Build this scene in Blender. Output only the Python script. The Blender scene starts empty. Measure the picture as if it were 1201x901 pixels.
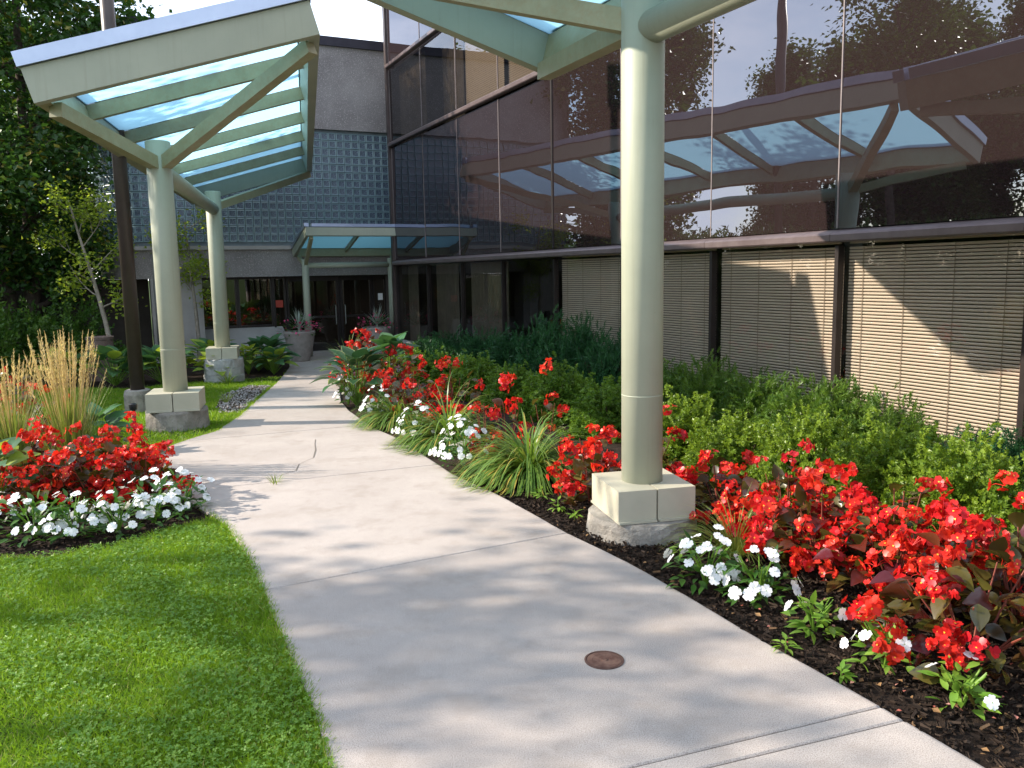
import bpy, math, random
import numpy as np
from mathutils import Matrix, Vector

# ------------------------------------------------------------------ camera, world, sun
sc = bpy.context.scene
COL = sc.collection
CAM_H, PITCH, ROLL = 1.95, 0.1335, 0.0186
cd = bpy.data.cameras.new('camera')
cd.sensor_width = 36.0
cd.lens = 971.0 / 1201.0 * 36.0
cd.clip_end = 3000
cam = bpy.data.objects.new('camera', cd)
COL.objects.link(cam)
_f = Vector((0, math.cos(PITCH), -math.sin(PITCH)))
_r0 = Vector((1, 0, 0)); _u0 = _r0.cross(_f)
_r = math.cos(ROLL) * _r0 - math.sin(ROLL) * _u0
_u = math.sin(ROLL) * _r0 + math.cos(ROLL) * _u0
M4 = Matrix((( _r.x, _u.x, -_f.x, 0), (_r.y, _u.y, -_f.y, 0), (_r.z, _u.z, -_f.z, CAM_H), (0, 0, 0, 1)))
cam.matrix_world = M4
sc.camera = cam

SUN_EL = math.radians(30.3)
SUN_AZ = math.atan2(-0.9999, 0.014)          # where the sun stands, clockwise from +Y
w = bpy.data.worlds.new('World'); sc.world = w; w.use_nodes = True
nt = w.node_tree; nt.nodes.clear()
out = nt.nodes.new('ShaderNodeOutputWorld'); bg = nt.nodes.new('ShaderNodeBackground')
sky = nt.nodes.new('ShaderNodeTexSky'); sky.sky_type = 'NISHITA'; sky.sun_disc = False
sky.sun_elevation = SUN_EL; sky.sun_rotation = SUN_AZ
sky.air_density = 1.0; sky.dust_density = .4; sky.ozone_density = 1.0
tc = nt.nodes.new('ShaderNodeTexCoord'); mp = nt.nodes.new('ShaderNodeMapping')
mp.inputs['Scale'].default_value = (1.0, 1.0, 2.6)
nz = nt.nodes.new('ShaderNodeTexNoise'); nz.inputs['Scale'].default_value = 3.2; nz.inputs['Detail'].default_value = 9; nz.inputs['Roughness'].default_value = .58
rp = nt.nodes.new('ShaderNodeValToRGB'); rp.color_ramp.elements[0].position = .40; rp.color_ramp.elements[1].position = .66
mx = nt.nodes.new('ShaderNodeMix'); mx.data_type = 'RGBA'
nt.links.new(tc.outputs['Generated'], mp.inputs['Vector']); nt.links.new(mp.outputs['Vector'], nz.inputs['Vector'])
nt.links.new(nz.outputs['Fac'], rp.inputs['Fac']); nt.links.new(rp.outputs['Color'], mx.inputs['Factor'])
nt.links.new(sky.outputs['Color'], mx.inputs['A']); mx.inputs['B'].default_value = (8.6, 9.2, 10.4, 1)
nt.links.new(mx.outputs['Result'], bg.inputs['Color']); nt.links.new(bg.outputs['Background'], out.inputs['Surface'])
bg.inputs['Strength'].default_value = 0.128

sl = bpy.data.lights.new('sun', 'SUN'); sl.energy = 4.2; sl.angle = math.radians(.55); sl.color = (1.0, .90, .76)
so = bpy.data.objects.new('sun', sl); COL.objects.link(so)
SUNV = Vector((math.sin(SUN_AZ) * math.cos(SUN_EL), math.cos(SUN_AZ) * math.cos(SUN_EL), math.sin(SUN_EL)))
so.rotation_euler = SUNV.to_track_quat('Z', 'Y').to_euler(); so.location = (-20, 5, 20)

sc.view_settings.view_transform = 'Standard'; sc.view_settings.look = 'None'
sc.view_settings.exposure = 1.15; sc.view_settings.gamma = 1.0; sc.view_settings.use_curve_mapping = False
sc.render.engine = 'CYCLES'
sc.cycles.use_denoising = True
sc.cycles.max_bounces = 8; sc.cycles.transparent_max_bounces = 24
sc.cycles.sample_clamp_indirect = 6

# ------------------------------------------------------------------ helpers
rng = np.random.default_rng(7)
random.seed(7)

def V(*a): return np.array(a, float)
def nrm(a): a = np.asarray(a, float); return a / (np.linalg.norm(a, axis=-1, keepdims=True) + 1e-12)
def g(y): return -0.03 * (min(max(y, 10.9), 17.4) - 10.9)
def gv(y): return -0.03 * (np.clip(y, 10.9, 17.4) - 10.9)

class MB:
    """collects vertices and faces; build() links them as ONE mesh object"""
    def __init__(s): s.v = []; s.fc = []; s.mi = []; s.a = []; s.n = 0
    def add(s, verts, faces, mi=0, rnd=None):
        verts = np.asarray(verts, float).reshape(-1, 3)
        if len(faces) == 0: return s
        if isinstance(faces, np.ndarray): groups = [faces]
        else:
            by = {}
            for f in faces: by.setdefault(len(f), []).append(f)
            groups = [np.array(x, int) for x in by.values()]
        for gr in groups:
            s.fc.append(gr + s.n); s.mi.append(np.full(len(gr), mi))
        s.v.append(verts); s.n += len(verts)
        s.a.append(np.full(len(verts), .5) if rnd is None else np.broadcast_to(rnd, (len(verts),)))
        return s
    def box(s, c, size, R=None, mi=0):
        x, y, z = np.array(size) / 2.
        v = np.array([[-x,-y,-z],[x,-y,-z],[x,y,-z],[-x,y,-z],[-x,-y,z],[x,-y,z],[x,y,z],[-x,y,z]])
        if R is not None: v = v @ np.asarray(R).T
        return s.add(v + np.asarray(c), [(0,3,2,1),(4,5,6,7),(0,1,5,4),(1,2,6,5),(2,3,7,6),(3,0,4,7)], mi)
    def beam(s, p0, p1, w, h, up=(0,0,1), mi=0, off=(0, 0)):
        p0 = np.asarray(p0, float); p1 = np.asarray(p1, float)
        y = nrm(p1 - p0); x = nrm(np.cross(y, up)); z = np.cross(x, y)
        R = np.stack([x, y, z], 1)
        return s.box((p0 + p1) / 2 + x * off[0] + z * off[1], (w, np.linalg.norm(p1 - p0), h), R, mi)
    def tube(s, pts, rad, n=12, mi=0, caps=True):
        pts = np.asarray(pts, float); k = len(pts)
        rad = np.broadcast_to(np.asarray(rad, float), (k,))
        d = np.gradient(pts, axis=0); d = nrm(d)
        up = V(0,0,1) if abs(d[0][2]) < .9 else V(1,0,0)
        a = np.linspace(0, 2*math.pi, n, endpoint=False)
        vs = []
        x = nrm(np.cross(d[0], up))
        for i in range(k):
            x = nrm(x - d[i] * np.dot(x, d[i])); yv = np.cross(d[i], x)
            vs.append(pts[i] + rad[i] * (np.cos(a)[:, None] * x + np.sin(a)[:, None] * yv))
        vs = np.concatenate(vs)
        fs = []
        for i in range(k-1):
            for j in range(n):
                j2 = (j+1) % n
                fs.append((i*n+j, i*n+j2, (i+1)*n+j2, (i+1)*n+j))
        if caps:
            fs.append(tuple(range(n-1, -1, -1))); fs.append(tuple((k-1)*n + j for j in range(n)))
        return s.add(vs, fs, mi)
    def lathe(s, prof, c=(0,0,0), n=28, mi=0, jit=0, seed=1):
        r_ = np.random.default_rng(seed)
        a = np.linspace(0, 2*math.pi, n, endpoint=False); vs = []
        for r, z in prof:
            rr = r * (1 + jit * r_.normal(size=n))
            vs.append(np.stack([rr*np.cos(a), rr*np.sin(a), np.full(n, z)], 1))
        vs = np.concatenate(vs) + np.asarray(c); fs = []
        for i in range(len(prof)-1):
            for j in range(n):
                j2 = (j+1) % n; fs.append((i*n+j, i*n+j2, (i+1)*n+j2, (i+1)*n+j))
        fs.append(tuple(range(n-1,-1,-1))); fs.append(tuple((len(prof)-1)*n + j for j in range(n)))
        return s.add(vs, fs, mi)
    def scatter(s, tv, tf, pos, R, sc_, rnd=None, mi=0):
        """many copies of a small template: tv (k,3), tf list of faces, pos (N,3), R (N,3,3), sc_ (N,) or (N,3)"""
        N = len(pos); k = len(tv)
        if N == 0: return s
        sc_ = np.asarray(sc_, float)
        t = tv[None] * (sc_[:, None, None] if sc_.ndim == 1 else sc_[:, None, :])
        v = np.einsum('nij,nkj->nki', R, t) + pos[:, None, :]
        off = (np.arange(N) * k)
        by = {}
        for f in tf: by.setdefault(len(f), []).append(f)
        for x in by.values():
            x = np.array(x)
            F = (x[None] + off[:, None, None]).reshape(-1, x.shape[1])
            s.fc.append(F + s.n); s.mi.append(np.full(len(F), mi))
        s.v.append(v.reshape(-1, 3)); s.n += N * k
        rnd = rng.random(N) if rnd is None else rnd
        s.a.append(np.repeat(rnd, k))
        return s
    def mesh(s, name, mats, smooth=False):
        me = bpy.data.meshes.new(name)
        v = np.concatenate(s.v) if s.v else np.zeros((0, 3))
        me.vertices.add(len(v)); me.vertices.foreach_set('co', v.ravel().astype(np.float32))
        tot = sum(f.size for f in s.fc); nf = sum(len(f) for f in s.fc)
        me.loops.add(tot); me.polygons.add(nf)
        li = np.concatenate([f.ravel() for f in s.fc]).astype(np.int32)
        ln = np.concatenate([np.full(len(f), f.shape[1]) for f in s.fc])
        me.loops.foreach_set('vertex_index', li)
        me.polygons.foreach_set('loop_start', np.concatenate([[0], np.cumsum(ln)[:-1]]).astype(np.int32))
        me.polygons.foreach_set('material_index', np.concatenate(s.mi).astype(np.int32))
        me.polygons.foreach_set('use_smooth', np.full(nf, smooth))
        at = me.attributes.new('rnd', 'FLOAT', 'POINT')
        at.data.foreach_set('value', np.concatenate(s.a).astype(np.float32))
        me.update(calc_edges=True); me.validate()
        for m in (mats if isinstance(mats, (list, tuple)) else [mats]): me.materials.append(m)
        return me
    def build(s, name, mats, parent=None, smooth=False, kind=None):
        return put(name, s.mesh(name, mats, smooth), parent, kind=kind)

def put(name, me, parent=None, loc=None, R=None, scale=None, kind=None):
    o = bpy.data.objects.new(name, me); COL.objects.link(o)
    if parent is not None: o.parent = parent
    if R is not None:
        m = Matrix(np.asarray(R).tolist()).to_4x4()
        o.rotation_euler = m.to_euler()
    if loc is not None: o.location = tuple(float(x) for x in loc)
    if scale is not None: o.scale = (float(scale),)*3 if np.isscalar(scale) else tuple(float(x) for x in scale)
    if kind: o['kind'] = kind
    return o
def tag(o, label=None, cat=None, group=None, kind=None):
    if label: o['label'] = label
    if cat: o['category'] = cat
    if group: o['group'] = group
    if kind: o['kind'] = kind
    return o
def thing(name, label, cat, loc=(0,0,0), rz=0, group=None):
    o = bpy.data.objects.new(name, None); COL.objects.link(o)
    o.location = tuple(float(x) for x in loc); o.rotation_euler = (0, 0, rz); o.empty_display_size = .2
    return tag(o, label, cat, group)
def copy_tree(o, parent=None):
    c = o.copy(); COL.objects.link(c)
    if parent is not None: c.parent = parent
    for ch in list(o.children): copy_tree(ch, c)
    return c

def frames(d, roll=None, up=None):
    """rotation matrices whose y axis is d; z axis near up"""
    d = nrm(d); N = len(d)
    u = np.tile(V(0,0,1), (N,1)) if up is None else np.broadcast_to(up, (N,3))
    x = np.cross(d, u); bad = np.linalg.norm(x, axis=1) < 1e-3; x[bad] = V(1,0,0); x = nrm(x)
    z = np.cross(x, d)
    if roll is not None:
        c, s_ = np.cos(roll)[:, None], np.sin(roll)[:, None]
        x, z = x*c + z*s_, -x*s_ + z*c
    return np.stack([x, d, z], 2)
def rand_dirs(N, r=rng):
    return nrm(r.normal(size=(N, 3)))

def inpoly(x, y, poly):
    p = np.asarray(poly); n = len(p); c = np.zeros(len(x), bool); j = n-1
    for i in range(n):
        cond = ((p[i,1] > y) != (p[j,1] > y)) & (x < (p[j,0]-p[i,0])*(y-p[i,1])/(p[j,1]-p[i,1]+1e-12)+p[i,0])
        c ^= cond; j = i
    return c

# ------------------------------------------------------------------ materials
def newmat(name):
    m = bpy.data.materials.new(name); m.use_nodes = True
    return m, m.node_tree, m.node_tree.nodes['Principled BSDF']
def lk(nt, a, b): nt.links.new(a, b)
def noise(nt, scale, detail=6, rough=.6, coord='Object', dist=0):
    t = nt.nodes.new('ShaderNodeTexCoord'); n = nt.nodes.new('ShaderNodeTexNoise')
    n.inputs['Scale'].default_value = scale; n.inputs['Detail'].default_value = detail; n.inputs['Roughness'].default_value = rough
    n.inputs['Distortion'].default_value = dist
    lk(nt, t.outputs[coord], n.inputs['Vector']); return n
def ramp(nt, src, stops):
    r = nt.nodes.new('ShaderNodeValToRGB'); e = r.color_ramp.elements
    while len(e) < len(stops): e.new(.5)
    for i, (p, c) in enumerate(stops):
        e[i].position = p; e[i].color = (*c, 1) if len(c) == 3 else c
    lk(nt, src, r.inputs['Fac']); return r
def mixc(nt, fac, a, b, mode='MIX'):
    m = nt.nodes.new('ShaderNodeMix'); m.data_type = 'RGBA'; m.blend_type = mode
    for k, s in (('A', a), ('B', b)):
        if isinstance(s, (tuple, list)): m.inputs[k].default_value = (*s, 1)
        else: lk(nt, s, m.inputs[k])
    if isinstance(fac, (int, float)): m.inputs['Factor'].default_value = fac
    else: lk(nt, fac, m.inputs['Factor'])
    return m.outputs['Result']
def bump(nt, bsdf, src, strength=.3, dist=.01):
    b = nt.nodes.new('ShaderNodeBump'); b.inputs['Strength'].default_value = strength; b.inputs['Distance'].default_value = dist
    lk(nt, src, b.inputs['Height']); lk(nt, b.outputs['Normal'], bsdf.inputs['Normal']); return b

def surf(name, c1, c2, scale=6, rough=.6, spec=.4, metal=0, fine=80, bumps=.25, bdist=.004, speck=None, pos=(.35, .65), coord='Object'):
    m, nt, b = newmat(name)
    n1 = noise(nt, scale, 7, .62, coord)
    col = ramp(nt, n1.outputs['Fac'], [(pos[0], c1), (pos[1], c2)]).outputs['Color']
    n2 = noise(nt, fine, 4, .7, coord)
    if speck:
        r = ramp(nt, n2.outputs['Fac'], [(speck[1], (0,0,0)), (speck[1]+.06, (1,1,1))])
        col = mixc(nt, r.outputs['Color'], col, speck[0])
    lk(nt, col, b.inputs['Base Color'])
    b.inputs['Roughness'].default_value = rough; b.inputs['Metallic'].default_value = metal; b.inputs['Specular IOR Level'].default_value = spec
    if bumps: bump(nt, b, n2.outputs['Fac'], bumps, bdist)
    return m

def leafmat(name, c1, c2, rough=.45, trans=.3, spec=.35, c3=None, objvar=None):
    """foliage: colour varies from leaf to leaf with the mesh attribute rnd; thin leaves let light through"""
    m, nt, b = newmat(name)
    at = nt.nodes.new('ShaderNodeAttribute'); at.attribute_name = 'rnd'
    stops = [(0, c1), (1, c2)] if c3 is None else [(0, c1), (.86, c2), (.93, c3)]
    col = ramp(nt, at.outputs['Fac'], stops).outputs['Color']
    if objvar:
        oi = nt.nodes.new('ShaderNodeObjectInfo'); hs = nt.nodes.new('ShaderNodeHueSaturation')
        mr = nt.nodes.new('ShaderNodeMapRange'); mr.inputs['To Min'].default_value = .5-objvar[0]; mr.inputs['To Max'].default_value = .5+objvar[0]; lk(nt, oi.outputs['Random'], mr.inputs['Value'])
        ml = nt.nodes.new('ShaderNodeMath'); ml.operation = 'MULTIPLY'; ml.inputs[1].default_value = 7.31; lk(nt, oi.outputs['Random'], ml.inputs[0])
        fr = nt.nodes.new('ShaderNodeMath'); fr.operation = 'FRACT'; lk(nt, ml.outputs[0], fr.inputs[0])
        m2 = nt.nodes.new('ShaderNodeMapRange'); m2.inputs['To Min'].default_value = 1-objvar[1]; m2.inputs['To Max'].default_value = 1+objvar[1]*.5; lk(nt, fr.outputs[0], m2.inputs['Value'])
        lk(nt, mr.outputs['Result'], hs.inputs['Hue']); lk(nt, m2.outputs['Result'], hs.inputs['Value']); lk(nt, col, hs.inputs['Color']); col = hs.outputs['Color']
    lk(nt, col, b.inputs['Base Color']); b.inputs['Roughness'].default_value = rough; b.inputs['Specular IOR Level'].default_value = spec
    t = nt.nodes.new('ShaderNodeBsdfTranslucent')
    lk(nt, mixc(nt, .55, col, tuple(min(1, x*1.5) for x in (c2[0]*1.15, c2[1]*1.15, c2[2]*.6))), t.inputs['Color'])
    ms = nt.nodes.new('ShaderNodeMixShader'); ms.inputs['Fac'].default_value = trans
    lk(nt, b.outputs['BSDF'], ms.inputs[1]); lk(nt, t.outputs['BSDF'], ms.inputs[2])
    lk(nt, ms.outputs['Shader'], nt.nodes['Material Output'].inputs['Surface'])
    return m

def glassmat(name, tint, refl, rtint=(1,1,1), rough=.0, wave=0., body=None, bodyfac=0.):
    """thin sheet glass: tinted see-through mixed with a mirror reflection by angle"""
    m = bpy.data.materials.new(name); m.use_nodes = True; nt = m.node_tree
    nt.nodes.remove(nt.nodes['Principled BSDF'])
    tr = nt.nodes.new('ShaderNodeBsdfTransparent'); tr.inputs['Color'].default_value = (*tint, 1)
    gl = nt.nodes.new('ShaderNodeBsdfGlossy'); gl.inputs['Roughness'].default_value = rough; gl.inputs['Color'].default_value = (*rtint, 1)
    lw = nt.nodes.new('ShaderNodeLayerWeight'); lw.inputs['Blend'].default_value = .25
    mr = nt.nodes.new('ShaderNodeMapRange'); mr.inputs['To Min'].default_value = refl; mr.inputs['To Max'].default_value = min(1., refl + .5)
    lk(nt, lw.outputs['Fresnel'], mr.inputs['Value'])
    base = tr
    if body:
        df = nt.nodes.new('ShaderNodeBsdfDiffuse'); df.inputs['Color'].default_value = (*body, 1)
        mb = nt.nodes.new('ShaderNodeMixShader'); mb.inputs['Fac'].default_value = bodyfac
        lk(nt, tr.outputs['BSDF'], mb.inputs[1]); lk(nt, df.outputs['BSDF'], mb.inputs[2]); base = mb
    if wave:
        n = noise(nt, .55, 2, .4, 'Object'); bp = nt.nodes.new('ShaderNodeBump'); bp.inputs['Strength'].default_value = wave; bp.inputs['Distance'].default_value = .05
        lk(nt, n.outputs['Fac'], bp.inputs['Height']); lk(nt, bp.outputs['Normal'], gl.inputs['Normal'])
    ms = nt.nodes.new('ShaderNodeMixShader')
    lk(nt, mr.outputs['Result'], ms.inputs['Fac']); lk(nt, base.outputs[0], ms.inputs[1]); lk(nt, gl.outputs['BSDF'], ms.inputs[2])
    lk(nt, ms.outputs['Shader'], nt.nodes['Material Output'].inputs['Surface'])
    return m

MT = {}
MT['soil'] = surf('soil', (.045,.032,.022), (.075,.055,.035), 1.2, .95, .1, 0, 40, .6, .02)
MT['turf'] = surf('turf_soil', (.035,.06,.012), (.06,.09,.02), 3, .95, .1, 0, 60, .6, .02)
MT['mulch'] = surf('mulch_bed', (.018,.012,.009), (.045,.030,.022), 9, .9, .15, 0, 70, .9, .02)
def paintmat():
    m, nt, b = newmat('sage_paint')
    n1 = noise(nt, 2.2, 8, .65)
    c = ramp(nt, n1.outputs['Fac'], [(.32, (.335,.35,.268)), (.68, (.38,.392,.30))]).outputs['Color']
    t = nt.nodes.new('ShaderNodeTexCoord'); mp = nt.nodes.new('ShaderNodeMapping'); mp.inputs['Scale'].default_value = (26, 26, 1.1)
    n2 = nt.nodes.new('ShaderNodeTexNoise'); n2.inputs['Scale'].default_value = 1.; n2.inputs['Detail'].default_value = 6
    lk(nt, t.outputs['Object'], mp.inputs['Vector']); lk(nt, mp.outputs['Vector'], n2.inputs['Vector'])
    st = ramp(nt, n2.outputs['Fac'], [(.54, (0,0,0)), (.78, (.28,.28,.28))]).outputs['Color']
    c = mixc(nt, st, c, (.25,.235,.17))
    n3 = noise(nt, 34, 5, .7); sp = ramp(nt, n3.outputs['Fac'], [(.70, (0,0,0)), (.74, (.8,.8,.8))]).outputs['Color']
    c = mixc(nt, sp, c, (.20,.15,.09))
    lk(nt, c, b.inputs['Base Color']); b.inputs['Roughness'].default_value = .52
    n4 = noise(nt, 160, 4); bump(nt, b, n4.outputs['Fac'], .08, .002); return m
MT['paint'] = paintmat()
def rustpaint():
    m, nt, b = newmat('weathered_sage_paint')
    n1 = noise(nt, 3.5, 8, .7); n2 = noise(nt, 18, 8, .75)
    base = ramp(nt, n1.outputs['Fac'], [(.3, (.27,.255,.145)), (.7, (.37,.355,.225))]).outputs['Color']
    f = ramp(nt, n2.outputs['Fac'], [(.48, (0,0,0)), (.72, (1,1,1))]).outputs['Color']
    f2 = mixc(nt, .55, f, (0,0,0))
    lk(nt, mixc(nt, f2, base, (.33,.20,.08)), b.inputs['Base Color']); b.inputs['Roughness'].default_value = .5
    n3 = noise(nt, 150, 4); bump(nt, b, n3.outputs['Fac'], .12, .002)
    return m
MT['rustpaint'] = rustpaint()
MT['alu'] = surf('brushed_aluminium_cap', (.36,.41,.52), (.45,.50,.61), 1.5, .32, .5, .75, 200, .04, .001)
MT['boxpaint'] = surf('cream_sage_box_paint', (.41,.385,.295), (.46,.43,.33), 4, .5, .4, 0, 160, .08, .002)
MT['footing'] = surf('rough_concrete', (.20,.18,.155), (.36,.33,.29), 7, .9, .2, 0, 45, .9, .015, ((.13,.11,.09), .62))
MT['drumcon'] = surf('pale_drum_concrete', (.30,.30,.29), (.47,.46,.44), 6, .9, .2, 0, 45, .7, .01)
def concrete_walk():
    m, nt, b = newmat('walk_concrete')
    n1 = noise(nt, .9, 8, .62); n2 = noise(nt, 190, 3, .75); n3 = noise(nt, 14, 8, .7)
    c = ramp(nt, n1.outputs['Fac'], [(.3, (.385,.337,.308)), (.7, (.465,.412,.380))]).outputs['Color']
    c = mixc(nt, ramp(nt, n3.outputs['Fac'], [(.35, (.78,.76,.73)), (.6, (1,1,1))]).outputs['Color'], (.33,.29,.26), c)
    sp = ramp(nt, n2.outputs['Fac'], [(.30, (.30,.28,.27)), (.5, (1,1,1)), (.68, (1.35,1.33,1.3))]).outputs['Color']
    c = mixc(nt, .9, c, sp, 'MULTIPLY')
    n4 = noise(nt, 75, 2, .5)
    dk = ramp(nt, n4.outputs['Fac'], [(.72, (0,0,0)), (.76, (1,1,1))]).outputs['Color']
    c = mixc(nt, dk, c, (.16,.14,.13))
    oi = nt.nodes.new('ShaderNodeObjectInfo'); tone = ramp(nt, oi.outputs['Random'], [(0, (.90,.89,.885)), (1, (1.05,1.05,1.05))]).outputs['Color']
    c = mixc(nt, 1., c, tone, 'MULTIPLY')
    n5 = noise(nt, 2.6, 9, .7); stn = ramp(nt, n5.outputs['Fac'], [(.50, (0,0,0)), (.70, (.55,.55,.55))]).outputs['Color']
    c = mixc(nt, stn, c, (.27,.225,.19))
    n6 = noise(nt, 30, 5, .8); blot = ramp(nt, n6.outputs['Fac'], [(.66, (0,0,0)), (.72, (.5,.5,.5))]).outputs['Color']
    c = mixc(nt, blot, c, (.24,.205,.18))
    lk(nt, c, b.inputs['Base Color']); b.inputs['Roughness'].default_value = .88; b.inputs['Specular IOR Level'].default_value = .25
    bump(nt, b, n2.outputs['Fac'], .5, .003)
    return m
MT['walk'] = concrete_walk()
MT['crack'] = surf('crack_dirt', (.15,.13,.11), (.22,.19,.165), 30, .95, .1, 0, 80, .4)
MT['pebble'] = surf('pebble_concrete', (.24,.22,.215), (.33,.305,.295), 1.2, .9, .2, 0, 38, .9, .012, ((.48,.44,.42), .55))
MT['smoothcon'] = surf('smooth_concrete', (.36,.34,.32), (.42,.40,.38), 2, .8, .2, 0, 60, .2)
MT['bronze'] = surf('bronze_metal', (.060,.043,.040), (.085,.062,.056), 3, .38, .5, .35, 120, .05)
MT['darkframe'] = surf('dark_bronze_frame', (.018,.013,.012), (.03,.022,.02), 3, .4, .5, .3, 120, .05)
MT['cap'] = surf('dark_roof_cap', (.035,.032,.045), (.05,.045,.06), 3, .5, .4, .2, 100, .1)
MT['ledge'] = surf('bronze_ledge', (.135,.10,.098), (.175,.135,.132), 5, .34, .5, .4, 150, .06)
MT['joint'] = surf('glazing_joint', (.17,.14,.135), (.22,.18,.175), 8, .5, .4, 0, 100, .05)
MT['spandrel'] = glassmat('spandrel_glass', (0,0,0), .22, (.72,.76,.86), 0, .22, (.024,.0155,.0155), 1.0)
MT['vision'] = glassmat('bronze_vision_glass', (.84,.81,.77), .05, (.88,.90,.94), 0, .10)
MT['uppervision'] = glassmat('bronze_upper_glass', (.55,.51,.46), .16, (.85,.85,.9), 0, .15)
MT['doorglass'] = glassmat('dark_door_glass', (.40,.34,.28), .10, (.95,.92,.9), 0, .06)
def panelmat(name, tcol, dcol):
    m = bpy.data.materials.new(name); m.use_nodes = True; nt = m.node_tree; b = nt.nodes['Principled BSDF']
    b.inputs['Base Color'].default_value = (*dcol, 1); b.inputs['Roughness'].default_value = .12
    t = nt.nodes.new('ShaderNodeBsdfTranslucent'); t.inputs['Color'].default_value = (*tcol, 1)
    ms = nt.nodes.new('ShaderNodeMixShader'); ms.inputs['Fac'].default_value = .72
    lk(nt, b.outputs['BSDF'], ms.inputs[1]); lk(nt, t.outputs['BSDF'], ms.inputs[2]); lk(nt, ms.outputs['Shader'], nt.nodes['Material Output'].inputs['Surface'])
    return m
MT['canopyglass'] = panelmat('translucent_teal_canopy_panel', (.38,.72,.88), (.40,.58,.64))
MT['shadeglass'] = panelmat('translucent_shade_teal_panel', (.34,.80,.90), (.20,.55,.62))  # same panel as the walkway canopies, with shade put into the teal
MT['slat'] = surf('blind_slat', (.555,.485,.405), (.595,.52,.435), 2, .5, .4, 0, 60, .0)
MT['cordmat'] = surf('blind_cord', (.22,.18,.14), (.28,.23,.18), 2, .8, .2, 0, 60, .0)
MT['curtain'] = surf('tan_curtain', (.10,.086,.07), (.14,.12,.098), 3, .9, .1, 0, 90, .1)
MT['interior'] = surf('interior_wall', (.05,.042,.036), (.08,.068,.058), 1, .9, .1, 0, 30, .0)
MT['blockrim'] = surf('glass_block_rim', (.19,.28,.31), (.25,.36,.39), 3, .25, .6, 0, 60, .1)
def blockface():
    m, nt, b = newmat('glass_block_face')
    n = noise(nt, 22, 3, .6, 'Object', 1.5)
    oi = nt.nodes.new('ShaderNodeObjectInfo')
    c = ramp(nt, n.outputs['Fac'], [(.33, (.018,.026,.045)), (.52, (.085,.125,.17)), (.70, (.28,.37,.44))]).outputs['Color']
    lk(nt, c, b.inputs['Base Color']); b.inputs['Roughness'].default_value = .08; b.inputs['Specular IOR Level'].default_value = .8
    bump(nt, b, n.outputs['Fac'], .6, .02); return m
MT['blockface'] = blockface()
MT['mortar'] = surf('block_mortar', (.16,.19,.21), (.20,.24,.26), 6, .85, .2, 0, 60, .2)
MT['pole'] = surf('dark_brown_pole_paint', (.055,.040,.034), (.075,.055,.047), 3, .38, .5, .1, 100, .05)
MT['black'] = surf('black_plastic', (.010,.010,.011), (.018,.018,.020), 3, .45, .4, 0, 80, .05)
MT['rust'] = surf('rusty_iron', (.085,.035,.025), (.20,.115,.085), 14, .75, .4, .3, 120, .5, .004)
MT['rustrim'] = surf('rusty_iron_rim', (.09,.045,.035), (.15,.085,.065), 20, .7, .4, .4, 120, .4, .003)
MT['pot'] = surf('stone_pot', (.26,.225,.20), (.34,.30,.27), 9, .9, .2, 0, 50, .6, .008)
MT['drum'] = surf('brown_aggregate', (.12,.085,.07), (.19,.14,.12), 9, .9, .2, 0, 50, .6, .008)
MT['white'] = surf('white_paper', (.75,.75,.75), (.8,.8,.8), 2, .7, .3, 0, 60, 0)
MT['redsign'] = surf('red_sign', (.45,.06,.04), (.5,.08,.05), 2, .6, .3, 0, 60, 0)
MT['bark'] = surf('grey_brown_bark', (.055,.042,.032), (.12,.095,.075), 9, .95, .15, 0, 40, .9, .02)
MT['palebark'] = surf('pale_young_bark', (.22,.19,.15), (.33,.29,.24), 12, .9, .2, 0, 60, .5, .006)
MT['twig'] = surf('brown_twig', (.06,.04,.025), (.10,.07,.045), 10, .9, .2, 0, 60, .2)
MT['redstem'] = surf('red_begonia_stem', (.16,.035,.025), (.22,.06,.035), 10, .6, .3, 0, 60, .1)
MT['gravelm'] = surf('grey_gravel', (.22,.20,.19), (.50,.46,.44), 18, .9, .2, 0, 60, .4)
MT['copper'] = surf('galvanised_pipe', (.22,.23,.21), (.28,.29,.27), 3, .5, .4, .2, 60, .05)
# foliage
MT['grass'] = leafmat('lawn_grass', (.085,.185,.010), (.215,.345,.022), .5, .42, .3, (.40,.35,.12))
MT['clover'] = leafmat('clover_leaf', (.085,.20,.025), (.21,.35,.05), .42, .38)
MT['chip'] = leafmat('bark_chip', (.012,.008,.006), (.060,.040,.028), .85, .0, .2, (.16,.095,.05))
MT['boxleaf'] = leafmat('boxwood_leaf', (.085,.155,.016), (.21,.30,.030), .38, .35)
MT['boxleaf2'] = leafmat('boxwood_leaf_shade_tone', (.06,.13,.016), (.15,.25,.028), .38, .35)  # darker boxwood copy for the far row, shade put into its green
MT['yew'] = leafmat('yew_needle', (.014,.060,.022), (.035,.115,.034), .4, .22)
MT['yewsunlit'] = leafmat('sunlit_yew_needle', (.045,.11,.016), (.12,.20,.024), .4, .28)  # lighter yew copy, sunlight on the shrubs put into the colour
MT['daylily'] = leafmat('daylily_blade', (.055,.13,.016), (.17,.27,.05), .4, .35, .4, (.42,.33,.07))
MT['reedblade'] = leafmat('reed_grass_blade', (.10,.18,.03), (.26,.30,.07), .5, .3)
MT['plume'] = leafmat('tan_plume', (.46,.31,.15), (.72,.55,.32), .8, .35, .2)
MT['bgleaf'] = leafmat('bronze_begonia_leaf', (.05,.030,.010), (.115,.10,.022), .22, .22, .6, (.10,.02,.012), (.03,.35))
MT['redpetal'] = leafmat('red_begonia_petal', (.52,.010,.010), (.80,.034,.022), .38, .30, .35, None, (.005,.38))
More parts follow.
